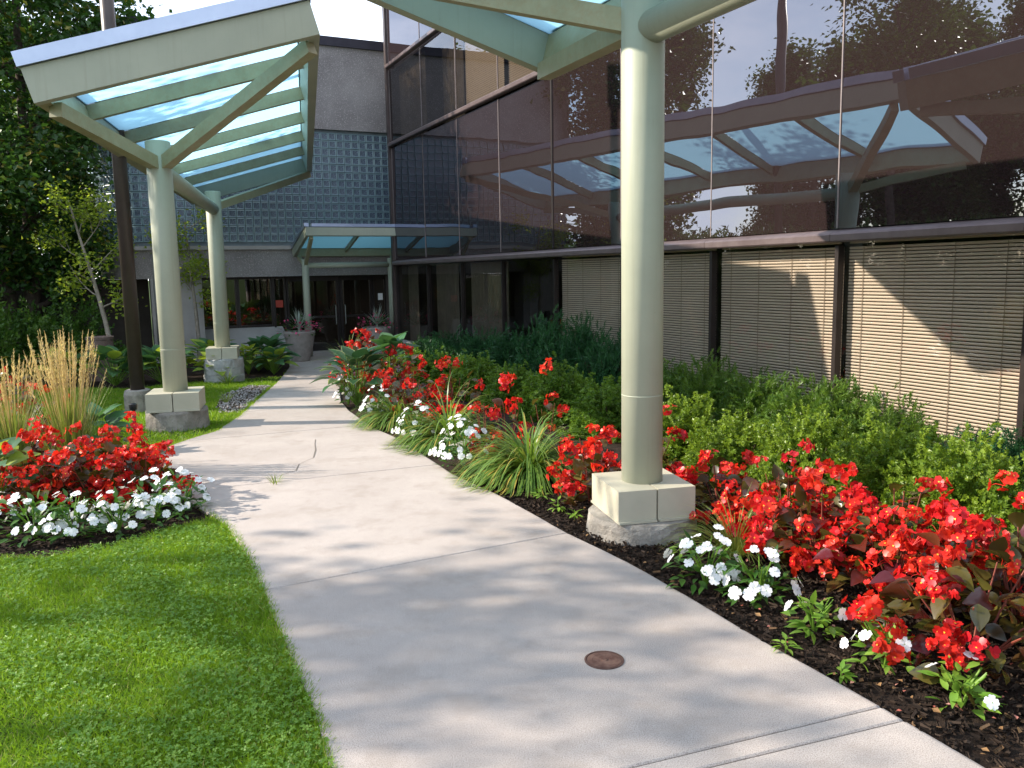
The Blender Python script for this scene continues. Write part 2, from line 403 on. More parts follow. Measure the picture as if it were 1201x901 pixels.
MT['yellowc'] = leafmat('yellow_flower_centre', (.75,.42,.03), (.85,.55,.06), .6, .2)
MT['whitepetal'] = leafmat('white_impatiens_petal', (.78,.78,.80), (.86,.86,.86), .55, .25, .25)
MT['impleaf'] = leafmat('impatiens_leaf', (.024,.080,.013), (.07,.16,.024), .35, .3)
MT['limeleaf'] = leafmat('lime_young_leaf', (.12,.25,.03), (.22,.36,.05), .4, .35)
MT['hosta'] = leafmat('blue_green_hosta_leaf', (.045,.12,.055), (.08,.19,.065), .42, .25, .35, None, (.02,.3))
MT['hostarim'] = leafmat('cream_hosta_margin', (.35,.40,.14), (.48,.50,.22), .42, .25)
MT['hostagold'] = leafmat('gold_and_sunlit_hosta_leaf', (.16,.24,.03), (.32,.40,.05), .42, .3)  # golden leaf; in the far bed its colour stands for sunlight
MT['coleus'] = leafmat('rust_coleus_leaf', (.20,.055,.02), (.42,.20,.05), .45, .28)
MT['chart'] = leafmat('chartreuse_leaf', (.30,.36,.04), (.48,.50,.07), .45, .3)
MT['pinkpetal'] = leafmat('pink_petal', (.60,.04,.16), (.75,.10,.26), .5, .3)
MT['spike'] = leafmat('grey_green_spike', (.26,.31,.27), (.48,.52,.46), .45, .2)
MT['treeleaf'] = leafmat('dark_tree_leaf', (.020,.062,.012), (.050,.115,.020), .38, .3, .4, (.20,.18,.02))
MT['mapleleaf'] = leafmat('maple_leaf', (.030,.075,.012), (.070,.135,.022), .42, .35)
MT['youngleaf'] = leafmat('young_tree_leaf', (.15,.24,.02), (.32,.40,.045), .45, .45)
MT['shrubleaf'] = leafmat('dark_shrub_leaf', (.030,.090,.014), (.085,.165,.024), .35, .3)
MT['dry'] = leafmat('dry_leaf', (.18,.09,.035), (.34,.19,.08), .8, .15)
MT['fallen'] = leafmat('fallen_petal', (.40,.10,.07), (.60,.30,.24), .6, .2)

# frames of reference of the two buildings
FA = V(-.4338, .9010, 0); FB = V(.9010, .4338, 0); FO = V(7.7028, 0, 0)   # facade runs along FA, FB points into the office building
def fpt(t, d, z): return FO + FA * t - FB * d + V(0, 0, z)                # d: metres in front of the facade
EO = V(-3.72, 24.98, 0)
def ept(wd, a, z): return EO - FB * wd + FA * a + V(0, 0, z)             # wd: to the left along the entrance wall, a: back into it
RF = np.stack([FA, -FB, V(0,0,1)], 1)                                     # local x along the facade, y outward
RE = np.stack([-FB, FA, V(0,0,1)], 1)
RE = np.stack([FB, FA, V(0,0,1)], 1)

# ------------------------------------------------------------------ setting: ground, lawn, beds, path
def sheet(name, poly, dz, mat, step=None, kind='structure'):
    """flat polygon laid on the ground, cut along y where the ground bends"""
    import bmesh
    bm = bmesh.new()
    f = bm.faces.new([bm.verts.new((p[0], p[1], 0)) for p in poly])
    for yc in (10.9, 12.5, 14.2, 15.8, 17.4):
        bmesh.ops.bisect_plane(bm, geom=bm.verts[:] + bm.edges[:] + bm.faces[:], plane_co=(0, yc, 0), plane_no=(0, 1, 0))
    for v in bm.verts: v.co.z = g(v.co.y) + dz
    bmesh.ops.recalc_face_normals(bm, faces=bm.faces[:])
    if sum(f.normal.z for f in bm.faces) < 0: bmesh.ops.reverse_faces(bm, faces=bm.faces[:])
    me = bpy.data.meshes.new(name); bm.to_mesh(me); bm.free(); me.materials.append(mat)
    o = bpy.data.objects.new(name, me); COL.objects.link(o)
    if kind: o['kind'] = kind
    return o

LEFT = [(-.45,-6), (-.45,0), (-.55,1.8), (-.66,2.55), (-.75,3.08), (-.9,3.48), (-1.24,4.22), (-1.59,5.0), (-1.91,5.69), (-2.35,6.49), (-2.83,7.07), (-3.18,7.53),
        (-3.73,8.61), (-4.10,9.35), (-4.02,9.9), (-3.82,10.54), (-3.95,11.8), (-4.27,13.65), (-4.75,16.5), (-5.36,19.89), (-6.0,22.3), (-6.35,23.72)]
RIGHT = [(4.0,-6), (2.85,0), (2.25,1.9), (1.83,3.0), (1.63,3.47), (1.29,4.19), (.82,5.28), (.37,6.1), (-.1,7.1), (-.61,7.99), (-1.35,9.75), (-1.85,10.64),
         (-2.42,12.14), (-2.81,13.43), (-3.25,15.45), (-3.6,18.5), (-3.62,21.5), (-3.45,23.5), (-3.2,25.2)]
def xat(poly, y):
    p = np.array(poly); return float(np.interp(y, p[:,1], p[:,0]))
BED_L = [(-7.5,4.9), (-3.99,5.62), (-3.75,5.78), (-3.37,5.78), (-2.99,6.0), (-2.68,6.45), (-2.55,6.72), (-2.85,7.09), (-3.18,7.53), (-3.73,8.61), (-4.2,9.3), (-5.12,10.2), (-6.52,11.2), (-7.89,12.2), (-11,12.8), (-12,5)]
BED_FAR = [(-14,17.2), (-9.2,16.6), (-7.6,16.2), (-6.9,17.0), (-5.6,17.9), (-5.05,18.0), (-5.36,19.89), (-6.0,22.3), (-6.35,23.3), (-14,20)]
GRAV = [(-4.40,12.3), (-4.10,12.3), (-4.33,13.65), (-4.80,16.3), (-5.25,16.4), (-5.25,14.8), (-4.75,13.1)]

# one sheet to the horizon
mb = MB(); ys = [-900, -60, 0, 10.9, 12.5, 14.2, 15.8, 17.4, 60, 1500]; xs = [-1500, -60, -20, 0, 20, 60, 1500]
vs = [(x, y, g(y) - .07) for y in ys for x in xs]
fs = [(j*7+i, j*7+i+1, (j+1)*7+i+1, (j+1)*7+i) for j in range(len(ys)-1) for i in range(6)]
mb.add(vs, fs); tag(mb.build('ground', MT['turf']), kind='structure')
lawn_poly = LEFT[:] + [(-9, 23.7), (-40, 23.7), (-40, -6)]
tag(sheet('lawn', [(-40,-6)] + LEFT + [(-40,23.72)], -.035, MT['turf']), kind='structure')
sheet('flower_bed', BED_L, -.026, MT['mulch'])
sheet('flower_bed', BED_FAR, -.026, MT['mulch'])
rb = RIGHT + [tuple(fpt(26.8, 0, 0)[:2])] + [tuple(fpt(-6.66, 0, 0)[:2])]
sheet('flower_bed', rb, -.030, MT['mulch'])
sheet('gravel_strip', GRAV, -.028, MT['soil'])

# concrete path, one mesh for each slab between joints
JO = [(-5.8,-5.6), (-2.3,-1.6), (.1,.9), (2.56,3.36), (2.65,3.475), (5.0,6.04), (7.45,8.38), (9.85,10.75), (12.25,13.1), (14.7,15.5), (17.1,17.9), (19.6,20.4), (21.8,22.8), (23.72,25.1)]
path = thing('path', None, None); path['kind'] = 'structure'
def slab(j0, j1):
    gap = .0032; mb = MB()
    ts = [0, .0] + list(np.linspace(0, 1, 13)[1:-1]) + [1., 1.]
    rows = []
    n = len(ts)
    for i, t in enumerate(ts):
        yl = j0[0] + gap + (j1[0]-j0[0]-2*gap)*t; yr = j0[1] + gap + (j1[1]-j0[1]-2*gap)*t
        if i == 1: yl += .008; yr += .008
        if i == n-2: yl -= .008; yr -= .008
        z = -.007 if i in (0, n-1) else 0
        wob = .005 * math.sin(yl*9.1); wob2 = .003*math.sin(yr*7)
        a = V(xat(LEFT, yl)+wob, yl, 0); b = V(xat(RIGHT, yr)+wob2, yr, 0)
        row = []
        for k, u in enumerate((0, .008, .25, .5, .75, .992, 1)):
            p = a*(1-u) + b*u; p[2] = g(p[1]) + z + (-.007 if u in (0, 1) else 0); row.append(p)
        rows.append(row)
    m = len(rows[0]); vs = [p for r in rows for p in r]
    fs = [(i*m+k, i*m+k+1, (i+1)*m+k+1, (i+1)*m+k) for i in range(n-1) for k in range(m-1)]
    # skirt
    ring = [k for k in range(m)] + [i*m+m-1 for i in range(1, n)] + [(n-1)*m+k for k in range(m-2, -1, -1)] + [i*m for i in range(n-2, 0, -1)]
    base = len(vs); vs = vs + [vs[q] - V(0,0,.09) for q in ring]
    for q in range(len(ring)):
        q2 = (q+1) % len(ring); fs.append((ring[q2], ring[q], base+q, base+q2))
    mb.add(vs, fs); return mb.build('slab', MT['walk'], path)
slabs = [slab(JO[i], JO[i+1]) for i in range(len(JO)-1)]
# hairline crack across one slab
cr = np.array([(-2.36,7.86), (-2.30,8.05), (-2.21,8.22), (-2.25,8.5), (-2.17,8.8), (-2.24,9.2), (-2.33,9.55), (-2.38,9.8)])
mb = MB(); vs = []
for i, p in enumerate(cr):
    wd = .0028 + .0018*(i % 3); vs += [(p[0]-wd, p[1], .0035), (p[0]+wd, p[1]+.01, .0035)]
mb.add(vs, [(2*i, 2*i+1, 2*i+3, 2*i+2) for i in range(len(cr)-1)]); mb.build('crack', MT['crack'], slabs[6])

# ------------------------------------------------------------------ canopies
def canopy(root, P, A, B, s1, s2, w1, w2, zlo, zhi, posts, zpipe, ztop, nraft, k=1., zfoot=None, glass='canopyglass', prad=.155, struts=True):
    """glazed mono-pitch canopy: low edge w1, high edge w2, posts on the axis, pipe between them, splayed struts to the corners"""
    P = np.asarray(P, float); Z = V(0,0,1)
    th = math.atan2(zhi - zlo, w2 - w1)
    U = B*math.cos(th) + Z*math.sin(th); Nn = -B*math.sin(th) + Z*math.cos(th)
    LU = (w2 - w1)/math.cos(th)
    def q(s, u, n): return P*V(1,1,0) + A*s + B*w1 + Z*zlo + U*u + Nn*n
    bh, ch, bt = .36*k, .15*k, .13*k
    inv = lambda o: o
    def part(name, mb, mat, par=root, smooth=False):
        mb.v = [v - np.array(root.location) for v in mb.v]; return mb.build(name, mat, par, smooth)
    # end fascias with aluminium caps
    for s, sg in ((s1, -1), (s2, 1)):
        m = MB().beam(q(s, 0, bh/2), q(s, LU, bh/2), bt, bh, Nn); fo = part('fascia', m, MT['paint'])
        m = MB().beam(q(s + sg*.02*k, -.02, bh+ch/2+.006), q(s + sg*.02*k, LU+.02, bh+ch/2+.006), bt+.05*k, ch, Nn); c_ = part('cap', m, MT['alu'], fo)
    # side beams
    for u, nm in ((bt/2, 'low_edge_beam'), (LU-bt/2, 'high_edge_beam')):
        m = MB().beam(q(s1+bt/2+.002, u, bh/2-.003), q(s2-bt/2-.002, u, bh/2-.003), bt, bh-.006, Nn); fo = part(nm, m, MT['rustpaint'] if u < 1 else MT['paint'])
        m = MB().beam(q(s1+bt/2+.08, u, bh+ch/2+.003), q(s2-bt/2-.08, u, bh+ch/2+.003), bt+.04*k, ch-.01, Nn); part('cap', m, MT['alu'], fo)
    ss = np.linspace(s1, s2, nraft+2)
    for s in ss[1:-1]:
        m = MB().beam(q(s, bt+.002, bh*.73), q(s, LU-bt-.002, bh*.73), .10*k, bh*.50, Nn); part('rafter', m, MT['rustpaint'])
    for i in range(len(ss)-1):
        a, b = ss[i], ss[i+1]
        pa = q(a+.052*k, bt*.6, bh+.004); pb = q(b-.052*k, bt*.6, bh+.004); pc = q(b-.052*k, LU-bt*.6, bh+.004); pd = q(a+.052*k, LU-bt*.6, bh+.004)
        m = MB().add([pa, pb, pc, pd], [(0,1,2,3)]); part('glass_pane', m, MT[glass])
    zj = zpipe + .07*k
    for s, sg, e in ((posts[0], -1, s1), (posts[1], 1, s2)):
        base = P*V(1,1,0) + A*s; zb = g(base[1]) if zfoot is None else zfoot
        m = MB().tube([base+Z*(zb+.02), base+Z*(ztop-.012), base+Z*(ztop)], [prad, prad, prad-.012], 32); po = part('post', m, MT['paint'], smooth=False)
        for p_ in po.data.polygons: p_.use_smooth = len(p_.vertices) == 4
        m = MB().tube([base+Z*(1.02), base+Z*(1.027)], prad+.0008, 32); part('weld_seam', m, MT['paint'], po, True)
        for u in (bt, LU-bt*.9):
            tip = q(e - sg*.16*k, u, -.055*k)
            p0 = base + Z*zj + nrm((tip-base-Z*zj)*V(1,1,0))*prad*.6
            m = MB().beam(p0, tip, .14*k, .155*k, Z); part('strut', m, MT['rustpaint'])
    b0 = P*V(1,1,0)+A*(posts[0]+prad*.5); b1 = P*V(1,1,0)+A*(posts[1]-prad*.5)
    m = MB().tube([b0+Z*zpipe, b1+Z*zpipe], .115*k, 28); po = part('pipe_beam', m, MT['paint'])
    for p_ in po.data.polygons: p_.use_smooth = len(p_.vertices) == 4

def plinth(root, base, zf0, zf1, zb1, rf, side, yaw, tall=False):
    """round concrete footing carrying a sheet-metal box collar round the foot of a post"""
    c = np.asarray(base) - np.array(root.location)*V(1,1,0)
    z0 = root.location[2]
    prof = [(rf*1.02, zf0-.05), (rf, zf0+.02), (rf*.995, (zf0+zf1)/2), (rf*.985, zf1-.03), (rf*.96, zf1)]
    if tall: prof = [(rf*1.0, zf0-.05), (rf, zf0+.13), (rf*.97, zf0+.135), (rf*.985, zf0+.15), (rf*.985, zf0+.27), (rf*.955, zf0+.275), (rf*.97, zf0+.29), (rf*.97, zf1-.02), (rf*.95, zf1)]
    m = MB().lathe(prof, c, 36, jit=.009, seed=int(rf*1000)+int(zf1*100)); m.build('footing', MT['drumcon'] if tall else MT['footing'], root)
    cy, sy = math.cos(yaw), math.sin(yaw); R = np.array([[cy,-sy,0],[sy,cy,0],[0,0,1]])
    h = zb1 - zf1
    for sg in (-1, 1):
        m = MB(); hx = side/2
        m.box(c + R @ V(sg*(hx/2+.003), 0, zf1 + h/2 + .004), (hx-.006, side, h), R)
        m.box(c + R @ V(sg*(hx/2+.006), 0, zf1 + .012), (hx-.008, side+.05, .016), R)
        m.build('base_box', MT['boxpaint'], root)

LA = V(-.2373, .9714, 0); LB = V(.9714, .2373, 0); P1 = V(-4.53, 11.05, 0); P2 = P1 + LA*6.56
c1 = thing('walkway_canopy', 'sage green glazed canopy on two posts left of the path', 'canopy', (P1[0], P1[1], 0), group='glazed walkway canopies')
canopy(c1, P1, LA, LB, -2.0, 10.3, -.85, 2.06, 3.77, 4.59, (0, 6.56), 3.36, 3.72, 5)
plinth(c1, P1, g(P1[1]), .22, .46, .40, .66, math.radians(13.7))
plinth(c1, P2, g(P2[1]), .28, .51, .41, .62, math.radians(13.7), True)
PC = V(.98, 6.18, 0)
c2 = thing('walkway_canopy', 'sage green glazed canopy whose tall column stands in the right-hand flower bed', 'canopy', (PC[0], PC[1], 0), group='glazed walkway canopies')
canopy(c2, PC, FA, -FB, -9.28, 2.72, -.71, 2.07, 3.98, 4.75, (-6.56, 0), 3.64, 4.05, 5)
plinth(c2, PC, 0, .12, .36, .42, .60, math.radians(13))
PC2 = PC - FA*6.56
plinth(c2, PC2, 0, .12, .36, .42, .60, math.radians(13))
PE = ept(2.74, -1.75, -.195)
c3 = thing('entrance_canopy', 'small sage canopy over the entrance doors, shade put into its teal panels', 'canopy', (PE[0], PE[1], 0))
canopy(c3, PE, FB, -FA, -.12, 2.72, -.75, 1.05, 2.48, 2.98, (0, 2.36), 2.24, 2.42, 1, .62, glass='shadeglass', prad=.09)

# ------------------------------------------------------------------ office building with the long glass facade
ob = thing('office_building', 'office block with long dark bronze glass facade beside the flower bed', 'building', fpt(16, 0, 0))
OL = np.array(ob.location)
def opart(name, m, mat, par=ob, smooth=False, kind=None):
    m.v = [v - OL for v in m.v]; return m.build(name, mat, par, smooth, kind)
TM = [3.55, 5.65, 7.74, 9.80, 11.84, 13.90, 16.02, 18.13, 20.23, 22.38, 24.75]
Z0, Z1, Z2, Z3, Z4 = .22, 2.175, 5.24, 7.20, 10.4
pr = np.random.default_rng(3)
def pane(t0, t1, z0, z1, mat, name, gap=.012, d=0.0, tilt=.004):
    a, b = pr.normal(0, tilt, 2)
    dd = lambda t, z: d + a*(t-(t0+t1)/2) + b*(z-(z0+z1)/2)*.6
    P = [fpt(t, dd(t, z), z) for t, z in ((t0+gap, z0), (t1-gap, z0), (t1-gap, z1), (t0+gap, z1))]
    m = MB().add(P + [p + FB*.012 for p in P], [(3,2,1,0), (0,1,5,4), (1,2,6,5), (2,3,7,6), (3,0,4,7)])
    return opart(name, m, mat)
for i in range(len(TM)-1):
    t0, t1 = TM[i], TM[i+1]
    pane(t0, t1, Z0+.02, Z1+.035, MT['vision'], 'window_pane', .05, -.05, .0012)
    pane(t0, t1, Z1+.17, Z2-.01, MT['spandrel'], 'spandrel_panel', .010, 0, .0045)
    pane(t0, t1, Z2+.17, Z3-.01, MT['uppervision'], 'upper_window_pane', .012, 0, .003)
    pane(t0, t1, Z3+.17, Z4, MT['spandrel'], 'spandrel_panel', .010, 0, .004)
    for zz in (Z1, Z2, Z3):
        m = MB(); c = fpt((t0+t1)/2, .055, zz+.08)
        L = t1-t0-.006
        # ledge with a sloping top
        prof = [(-.02, .03), (.10, .03), (.112, .045), (.112, .105), (.09, .125), (-.02, .165)]
        vs = []
        for e in (-L/2, L/2):
            for y, z in prof: vs.append(c + FA*e - FB*(y-.055) + V(0,0,z-.08))
        n = len(prof); fs = [tuple(range(n))[::-1], tuple(range(n, 2*n))] + [(j, (j+1) % n, n+(j+1) % n, n+j) for j in range(n)]
        m.add(vs, fs); opart('ledge', m, MT['ledge'])
for i, t in enumerate(TM):
    m = MB().box(fpt(t, -.035, (Z0+Z1)/2), (.050, .08, Z1-Z0-.004), RF); opart('mullion', m, MT['darkframe'])
    m = MB().box(fpt(t+.062, -.10, (Z0+Z1)/2), (.05, .03, Z1-Z0-.01), RF); opart('blind_channel', m, MT['ledge'])
    for za, zb in ((Z1+.17, Z2), (Z2+.17, Z3), (Z3+.17, Z4)):
        m = MB().box(fpt(t, .004, (za+zb)/2), (.014 if i != 6 else .05, .02, zb-za-.02), RF); opart('glazing_joint', m, MT['joint'] if i != 6 else MT['darkframe'])
m = MB().box(fpt((TM[0]+TM[-1])/2, -.06, (Z0-.1)/2), (TM[-1]-TM[0], .22, Z0+.1), RF); opart('sill_wall', m, MT['smoothcon'])
m = MB().box(fpt((TM[0]+TM[-1])/2, -.35, Z4+.18), (TM[-1]-TM[0]+.4, .8, .36), RF); opart('roof_parapet', m, MT['ledge'])
# dark rooms behind the glass
for z0, z1 in ((-.02, Z1+.10), (Z2, Z3)):
    m = MB()
    a, b = TM[0], TM[-1]
    m.add([fpt(a,-4,z0), fpt(b,-4,z0), fpt(b,-4,z1), fpt(a,-4,z1), fpt(a,-.08,z0), fpt(b,-.08,z0), fpt(b,-.08,z1), fpt(a,-.08,z1)],
          [(0,1,2,3), (0,4,5,1), (3,2,6,7), (0,3,7,4), (1,5,6,2)])
    opart('interior_wall', m, MT['interior'])
m = MB().box(fpt((TM[0]+TM[-1])/2, -4.3, Z4/2), (TM[-1]-TM[0], .4, Z4), RF); opart('back_wall', m, MT['pebble'])
m = MB().box(fpt(TM[0]-.2, -2.15, Z4/2), (.38, 4.4, Z4), RF); opart('end_wall', m, MT['pebble'])
# far end: bronze return and slot wall
m = MB().box(fpt(TM[-1]+.09, -.03, (Z4-.2)/2), (.14, .2, Z4+.2), RF); opart('corner_post', m, MT['bronze'])
m = MB().box(fpt(TM[-1]+.11, -2.2, (Z4-.2)/2), (.16, 4.1, Z4+.2), RF); opart('return_wall', m, MT['bronze'])
m = MB().box(fpt(25.9, -.72, 3.4), (2.0, .2, 7.2), RF); opart('link_wall', m, MT['darkframe'])

# venetian blinds and curtains behind the lower windows
SLP = .034
def blind_mesh(L):
    prof = [(-.006, -.0130), (.002, -.007), (.005, .000), (.004, .007), (-.001, .0130)]     # y outward, z
    vs = []; 
    for e in (-L/2, L/2):
        for y, z in prof: vs.append((e, y, z))
    n = len(prof); fs = [(j, j+1, n+j+1, n+j) for j in range(n-1)]
    return MB().add(vs, fs).mesh('slat', MT['slat'], True)
for i, nm in ((1, 'venetian blind in the window just beyond the right frame edge'), (2, 'pale venetian blind in the window at the right edge, crossed by a diagonal shadow'),
              (3, 'pale venetian blind half in shadow, in the window second from the right edge'),
              (4, 'venetian blind in the shaded window just right of the tall column'),
              (5, 'venetian blind in the shaded window just left of the tall column')):
    t0, t1 = TM[i]+.10, TM[i+1]-.03; L = t1-t0; dpt = -.155
    r = thing('venetian_blind', nm, 'blind', fpt((t0+t1)/2, dpt, Z0), group='venetian blinds in the lower windows')
    R_ = Matrix(RF.tolist()).to_4x4(); r.rotation_euler = R_.to_euler()
    sm = blind_mesh(L)
    n = int((Z1-Z0-.0)/SLP)
    for j in range(n):
        o = put('slat', sm, r, (0, pr.normal(0, .0006), .02 + j*SLP)); o.rotation_euler = (pr.normal(0, .03), 0, 0)
    MB().box((0, -.01, Z1-Z0+.03), (L, .03, .03)).build('head_rail', MT['slat'], r)
    for e in (-.40, -.14, .14, .40):
        MB().box((e*L, .012, (Z1-Z0)/2), (.006, .003, Z1-Z0-.05)).build('ladder_cord', MT['cordmat'], r)
def curtain(t0, t1, z0, z1, label, name='curtain', amp=.02, per=.11, mat='curtain'):
    L = t1-t0; xs = np.linspace(-L/2, L/2, int(L/per*6)); m = MB()
    y = amp*np.sin(xs/per*2*math.pi) + .006*np.sin(xs*7)
    vs = [(x, yy, 0) for x, yy in zip(xs, y)] + [(x, yy, z1-z0) for x, yy in zip(xs, y)]
    n = len(xs); m.add(vs, [(j, j+1, n+j+1, n+j) for j in range(n-1)])
    o = m.build(name, MT[mat], None, True); o.location = tuple(fpt((t0+t1)/2, -.22, z0)); o.rotation_euler = Matrix(RF.tolist()).to_4x4().to_euler()
    return tag(o, label, 'curtain', 'curtains behind the bronze glass')
curtain(TM[7]+.12, TM[8]-.05, Z0, Z1, 'tan curtain in the lower window with a faint pale railing, third from the facade corner')
curtain(TM[8]+.6, TM[9]-.05, Z0, Z1, 'tan curtain in the lower window second from the far facade corner')
curtain(TM[9]+1.2, TM[10]-.35, Z0, Z1, 'narrow tan curtain in the lower window at the far facade corner')
curtain(TM[9]+.25, TM[10]-.15, Z2+.1, Z3, 'pale curtain in the upper window at the far facade corner')
curtain(TM[8]+.10, TM[9]-.9, Z2+.1, Z3, 'cream drape in the upper window second from the far facade corner')
for i, lb in ((7, 'closed blind in the upper window above the dark tree reflection, third from the corner'), (6, 'closed blind in the upper window nearest the canopy fascia')):
    t0, t1 = TM[i]+.12, TM[i+1]-.08; L = t1-t0; m = MB(); n = 42
    for j in range(n):
        z = .03 + j*(Z3-Z2-.25)/n
        m.add([(-L/2, 0, z), (L/2, 0, z), (L/2, .012, z+.03), (-L/2, .012, z+.03)], [(0,1,2,3)])
    o = m.build('venetian_blind', MT['slat']); o.location = tuple(fpt((t0+t1)/2, -.2, Z2+.15)); o.rotation_euler = Matrix(RF.tolist()).to_4x4().to_euler()
    tag(o, lb, 'blind', 'blinds in the upper windows')

# ------------------------------------------------------------------ entrance building with the glass-block wall
eb = thing('entrance_building', 'pebble concrete entrance building with round end and glass-block wall', 'building', ept(3, 0, -.195))
EL = np.array(eb.location)
def epart(name, m, mat, par=eb, smooth=False, kind=None):
    m.v = [v - EL for v in m.v]; return m.build(name, mat, par, smooth, kind)
AF = -.7; WS = 5.9; RA = 1.75; GZ = -.2
def eoutline(off=0., w0=-.9, n=20):
    """plan of the upper volume: straight front, round left end; off>0 grows outward"""
    pts = [(w0, AF-off)] + [(WS + (RA+off)*math.sin(t), AF+RA - (RA+off)*math.cos(t)) for t in np.linspace(0, math.pi, n)] + [(w0, AF+2*RA+off)]
    return pts
def eprism(name, off, z0, z1, mat, w0=-.9):
    p = eoutline(off, w0); n = len(p)
    vs = [ept(a, b, z0) for a, b in p] + [ept(a, b, z1) for a, b in p]
    fs = [(i, (i+1) % n, n+(i+1) % n, n+i) for i in range(n)] + [tuple(range(n)), tuple(range(2*n-1, n-1, -1))]
    return epart(name, MB().add(vs, fs), mat)
ZB0, ZB1, ZR = 2.89, 5.90, 8.17
eprism('slab_band', 0, 1.97, 2.70, MT['pebble'])
eprism('flashing', .10, 2.70, 2.80, MT['smoothcon'])
eprism('block_backing', -.07, 2.80, ZB1+.06, MT['mortar'])
eprism('upper_wall', .05, ZB1+.06, ZR, MT['pebble'])
eprism('roof_cap', .12, ZR, ZR+.24, MT['cap'])
# glass blocks
BM = .2135
def blockmesh():
    s = BM/2-.005; i_ = s-.016; vs = []
    for h, y in ((s, 0), (s-.004, -.03), (i_, -.036), (i_-.012, -.026)):
        vs += [(-h, y, -h), (h, y, -h), (h, y, h), (-h, y, h)]
    fs = []; mi = []
    for k in range(3):
        for j in range(4):
            j2 = (j+1) % 4; fs.append((4*k+j, 4*k+j2, 4*k+4+j2, 4*k+4+j))
    mb = MB(); mb.add(vs, fs, 0); mb.add([vs[12], vs[13], vs[14], vs[15]], [(0,1,2,3)], 1)
    return mb
bmesh_ = blockmesh(); bme = bmesh_.mesh('glass_block', [MT['blockrim'], MT['blockface']])
rows = 14; zoff = ZB0 + .01
rest = MB()
bv = np.concatenate(bmesh_.v); 
for c in range(-1, 47):
    arc = c*BM + .1
    if arc <= WS: wd, a, R = arc, AF+.06, RE
    else:
        t = (arc-WS)/RA
        if t > 2.2: continue
        wd, a = WS + (RA-.06)*math.sin(t), AF+RA-(RA-.06)*math.cos(t)
        tx = FB*math.cos(t) - FA*math.sin(t)     # tangent pointing right
        ny = FB*math.sin(t) + FA*math.cos(t)     # inward
        R = np.stack([tx, ny, V(0,0,1)], 1)
    for r_ in range(rows):
        p = ept(wd, a, zoff + BM*(r_+.5))
        if 0 <= c < 21: put('glass_block', bme, eb, p-EL, R)
        else:
            for fc, mi in zip(bmesh_.fc, bmesh_.mi):
                pass
            vv = bv @ R.T + p
            rest.add(vv[:16], bmesh_.fc[0], 0); rest.add(vv[16:20], [(0,1,2,3)], 1)
epart('glass_block_field', rest, [MT['blockrim'], MT['blockface']], kind='stuff')
# storefront under the slab
def ebox(name, w0, w1, a0, a1, z0, z1, mat, par=eb):
    return epart(name, MB().box(ept((w0+w1)/2, (a0+a1)/2, (z0+z1)/2), (w1-w0, a1-a0, z1-z0), RE), mat, par)
ebox('pillar', 5.25, 6.5, AF+.03, AF+.9, GZ-.05, 1.968, MT['smoothcon'])
ebox('recess_wall', 6.5, 10.5, .55, .75, GZ-.05, 1.968, MT['interior'])
ebox('lobby_back_wall', -1.2, 5.3, 3.2, 3.3, GZ-.05, 1.99, MT['interior'])
ebox('lobby_ceiling', -1.2, 5.3, .05, 3.2, 2.0, 2.05, MT['interior'])
ebox('lobby_floor', -1.2, 5.3, .05, 3.2, GZ-.06, GZ+.005, MT['interior'])
ebox('side_wall', -1.2, -.3, -.02, .2, GZ, 1.968, MT['darkframe'])
# sloping sill under the lobby windows
m = MB()
p = [(2.98, AF+.25), (2.98, .08), (2.75, .08)]
vs = [ept(5.24, AF+.1, GZ), ept(2.85, AF+.1, GZ), ept(3.1, .0, .56), ept(5.24, .0, .56), ept(5.24, .1, GZ), ept(2.85, .1, GZ), ept(3.1, .1, .56), ept(5.24, .1, .56)]
m.add(vs, [(0,1,2,3), (3,2,6,7), (1,5,6,2), (0,3,7,4), (4,7,6,5), (0,4,5,1)]); epart('sloping_sill', m, MT['smoothcon'])
# lobby windows
for w0, w1 in ((2.95, 3.32), (3.32, 4.28), (4.28, 5.24)):
    z0 = .57 if w0 > 3 else GZ
    fr = MB()
    for ww in (w0, w1): fr.box(ept(ww + (.03 if ww == w0 else -.03), .02, (z0+1.965)/2), (.055, .08, 1.96-z0), RE)
    for zz in (z0+.03, 1.93): fr.box(ept((w0+w1)/2, .02, zz), (w1-w0-.12, .078, .055), RE)
    wo = epart('lobby_window', fr, MT['darkframe'])
    m = MB().add([ept(w0+.05, .03, z0+.05), ept(w1-.05, .03, z0+.05), ept(w1-.05, .03, 1.91), ept(w0+.05, .03, 1.91)], [(0,1,2,3)])
    epart('pane', m, MT['doorglass'], wo)
ebox('red_sign', 3.05, 3.25, .0, .008, 1.10, 1.30, MT['redsign'])
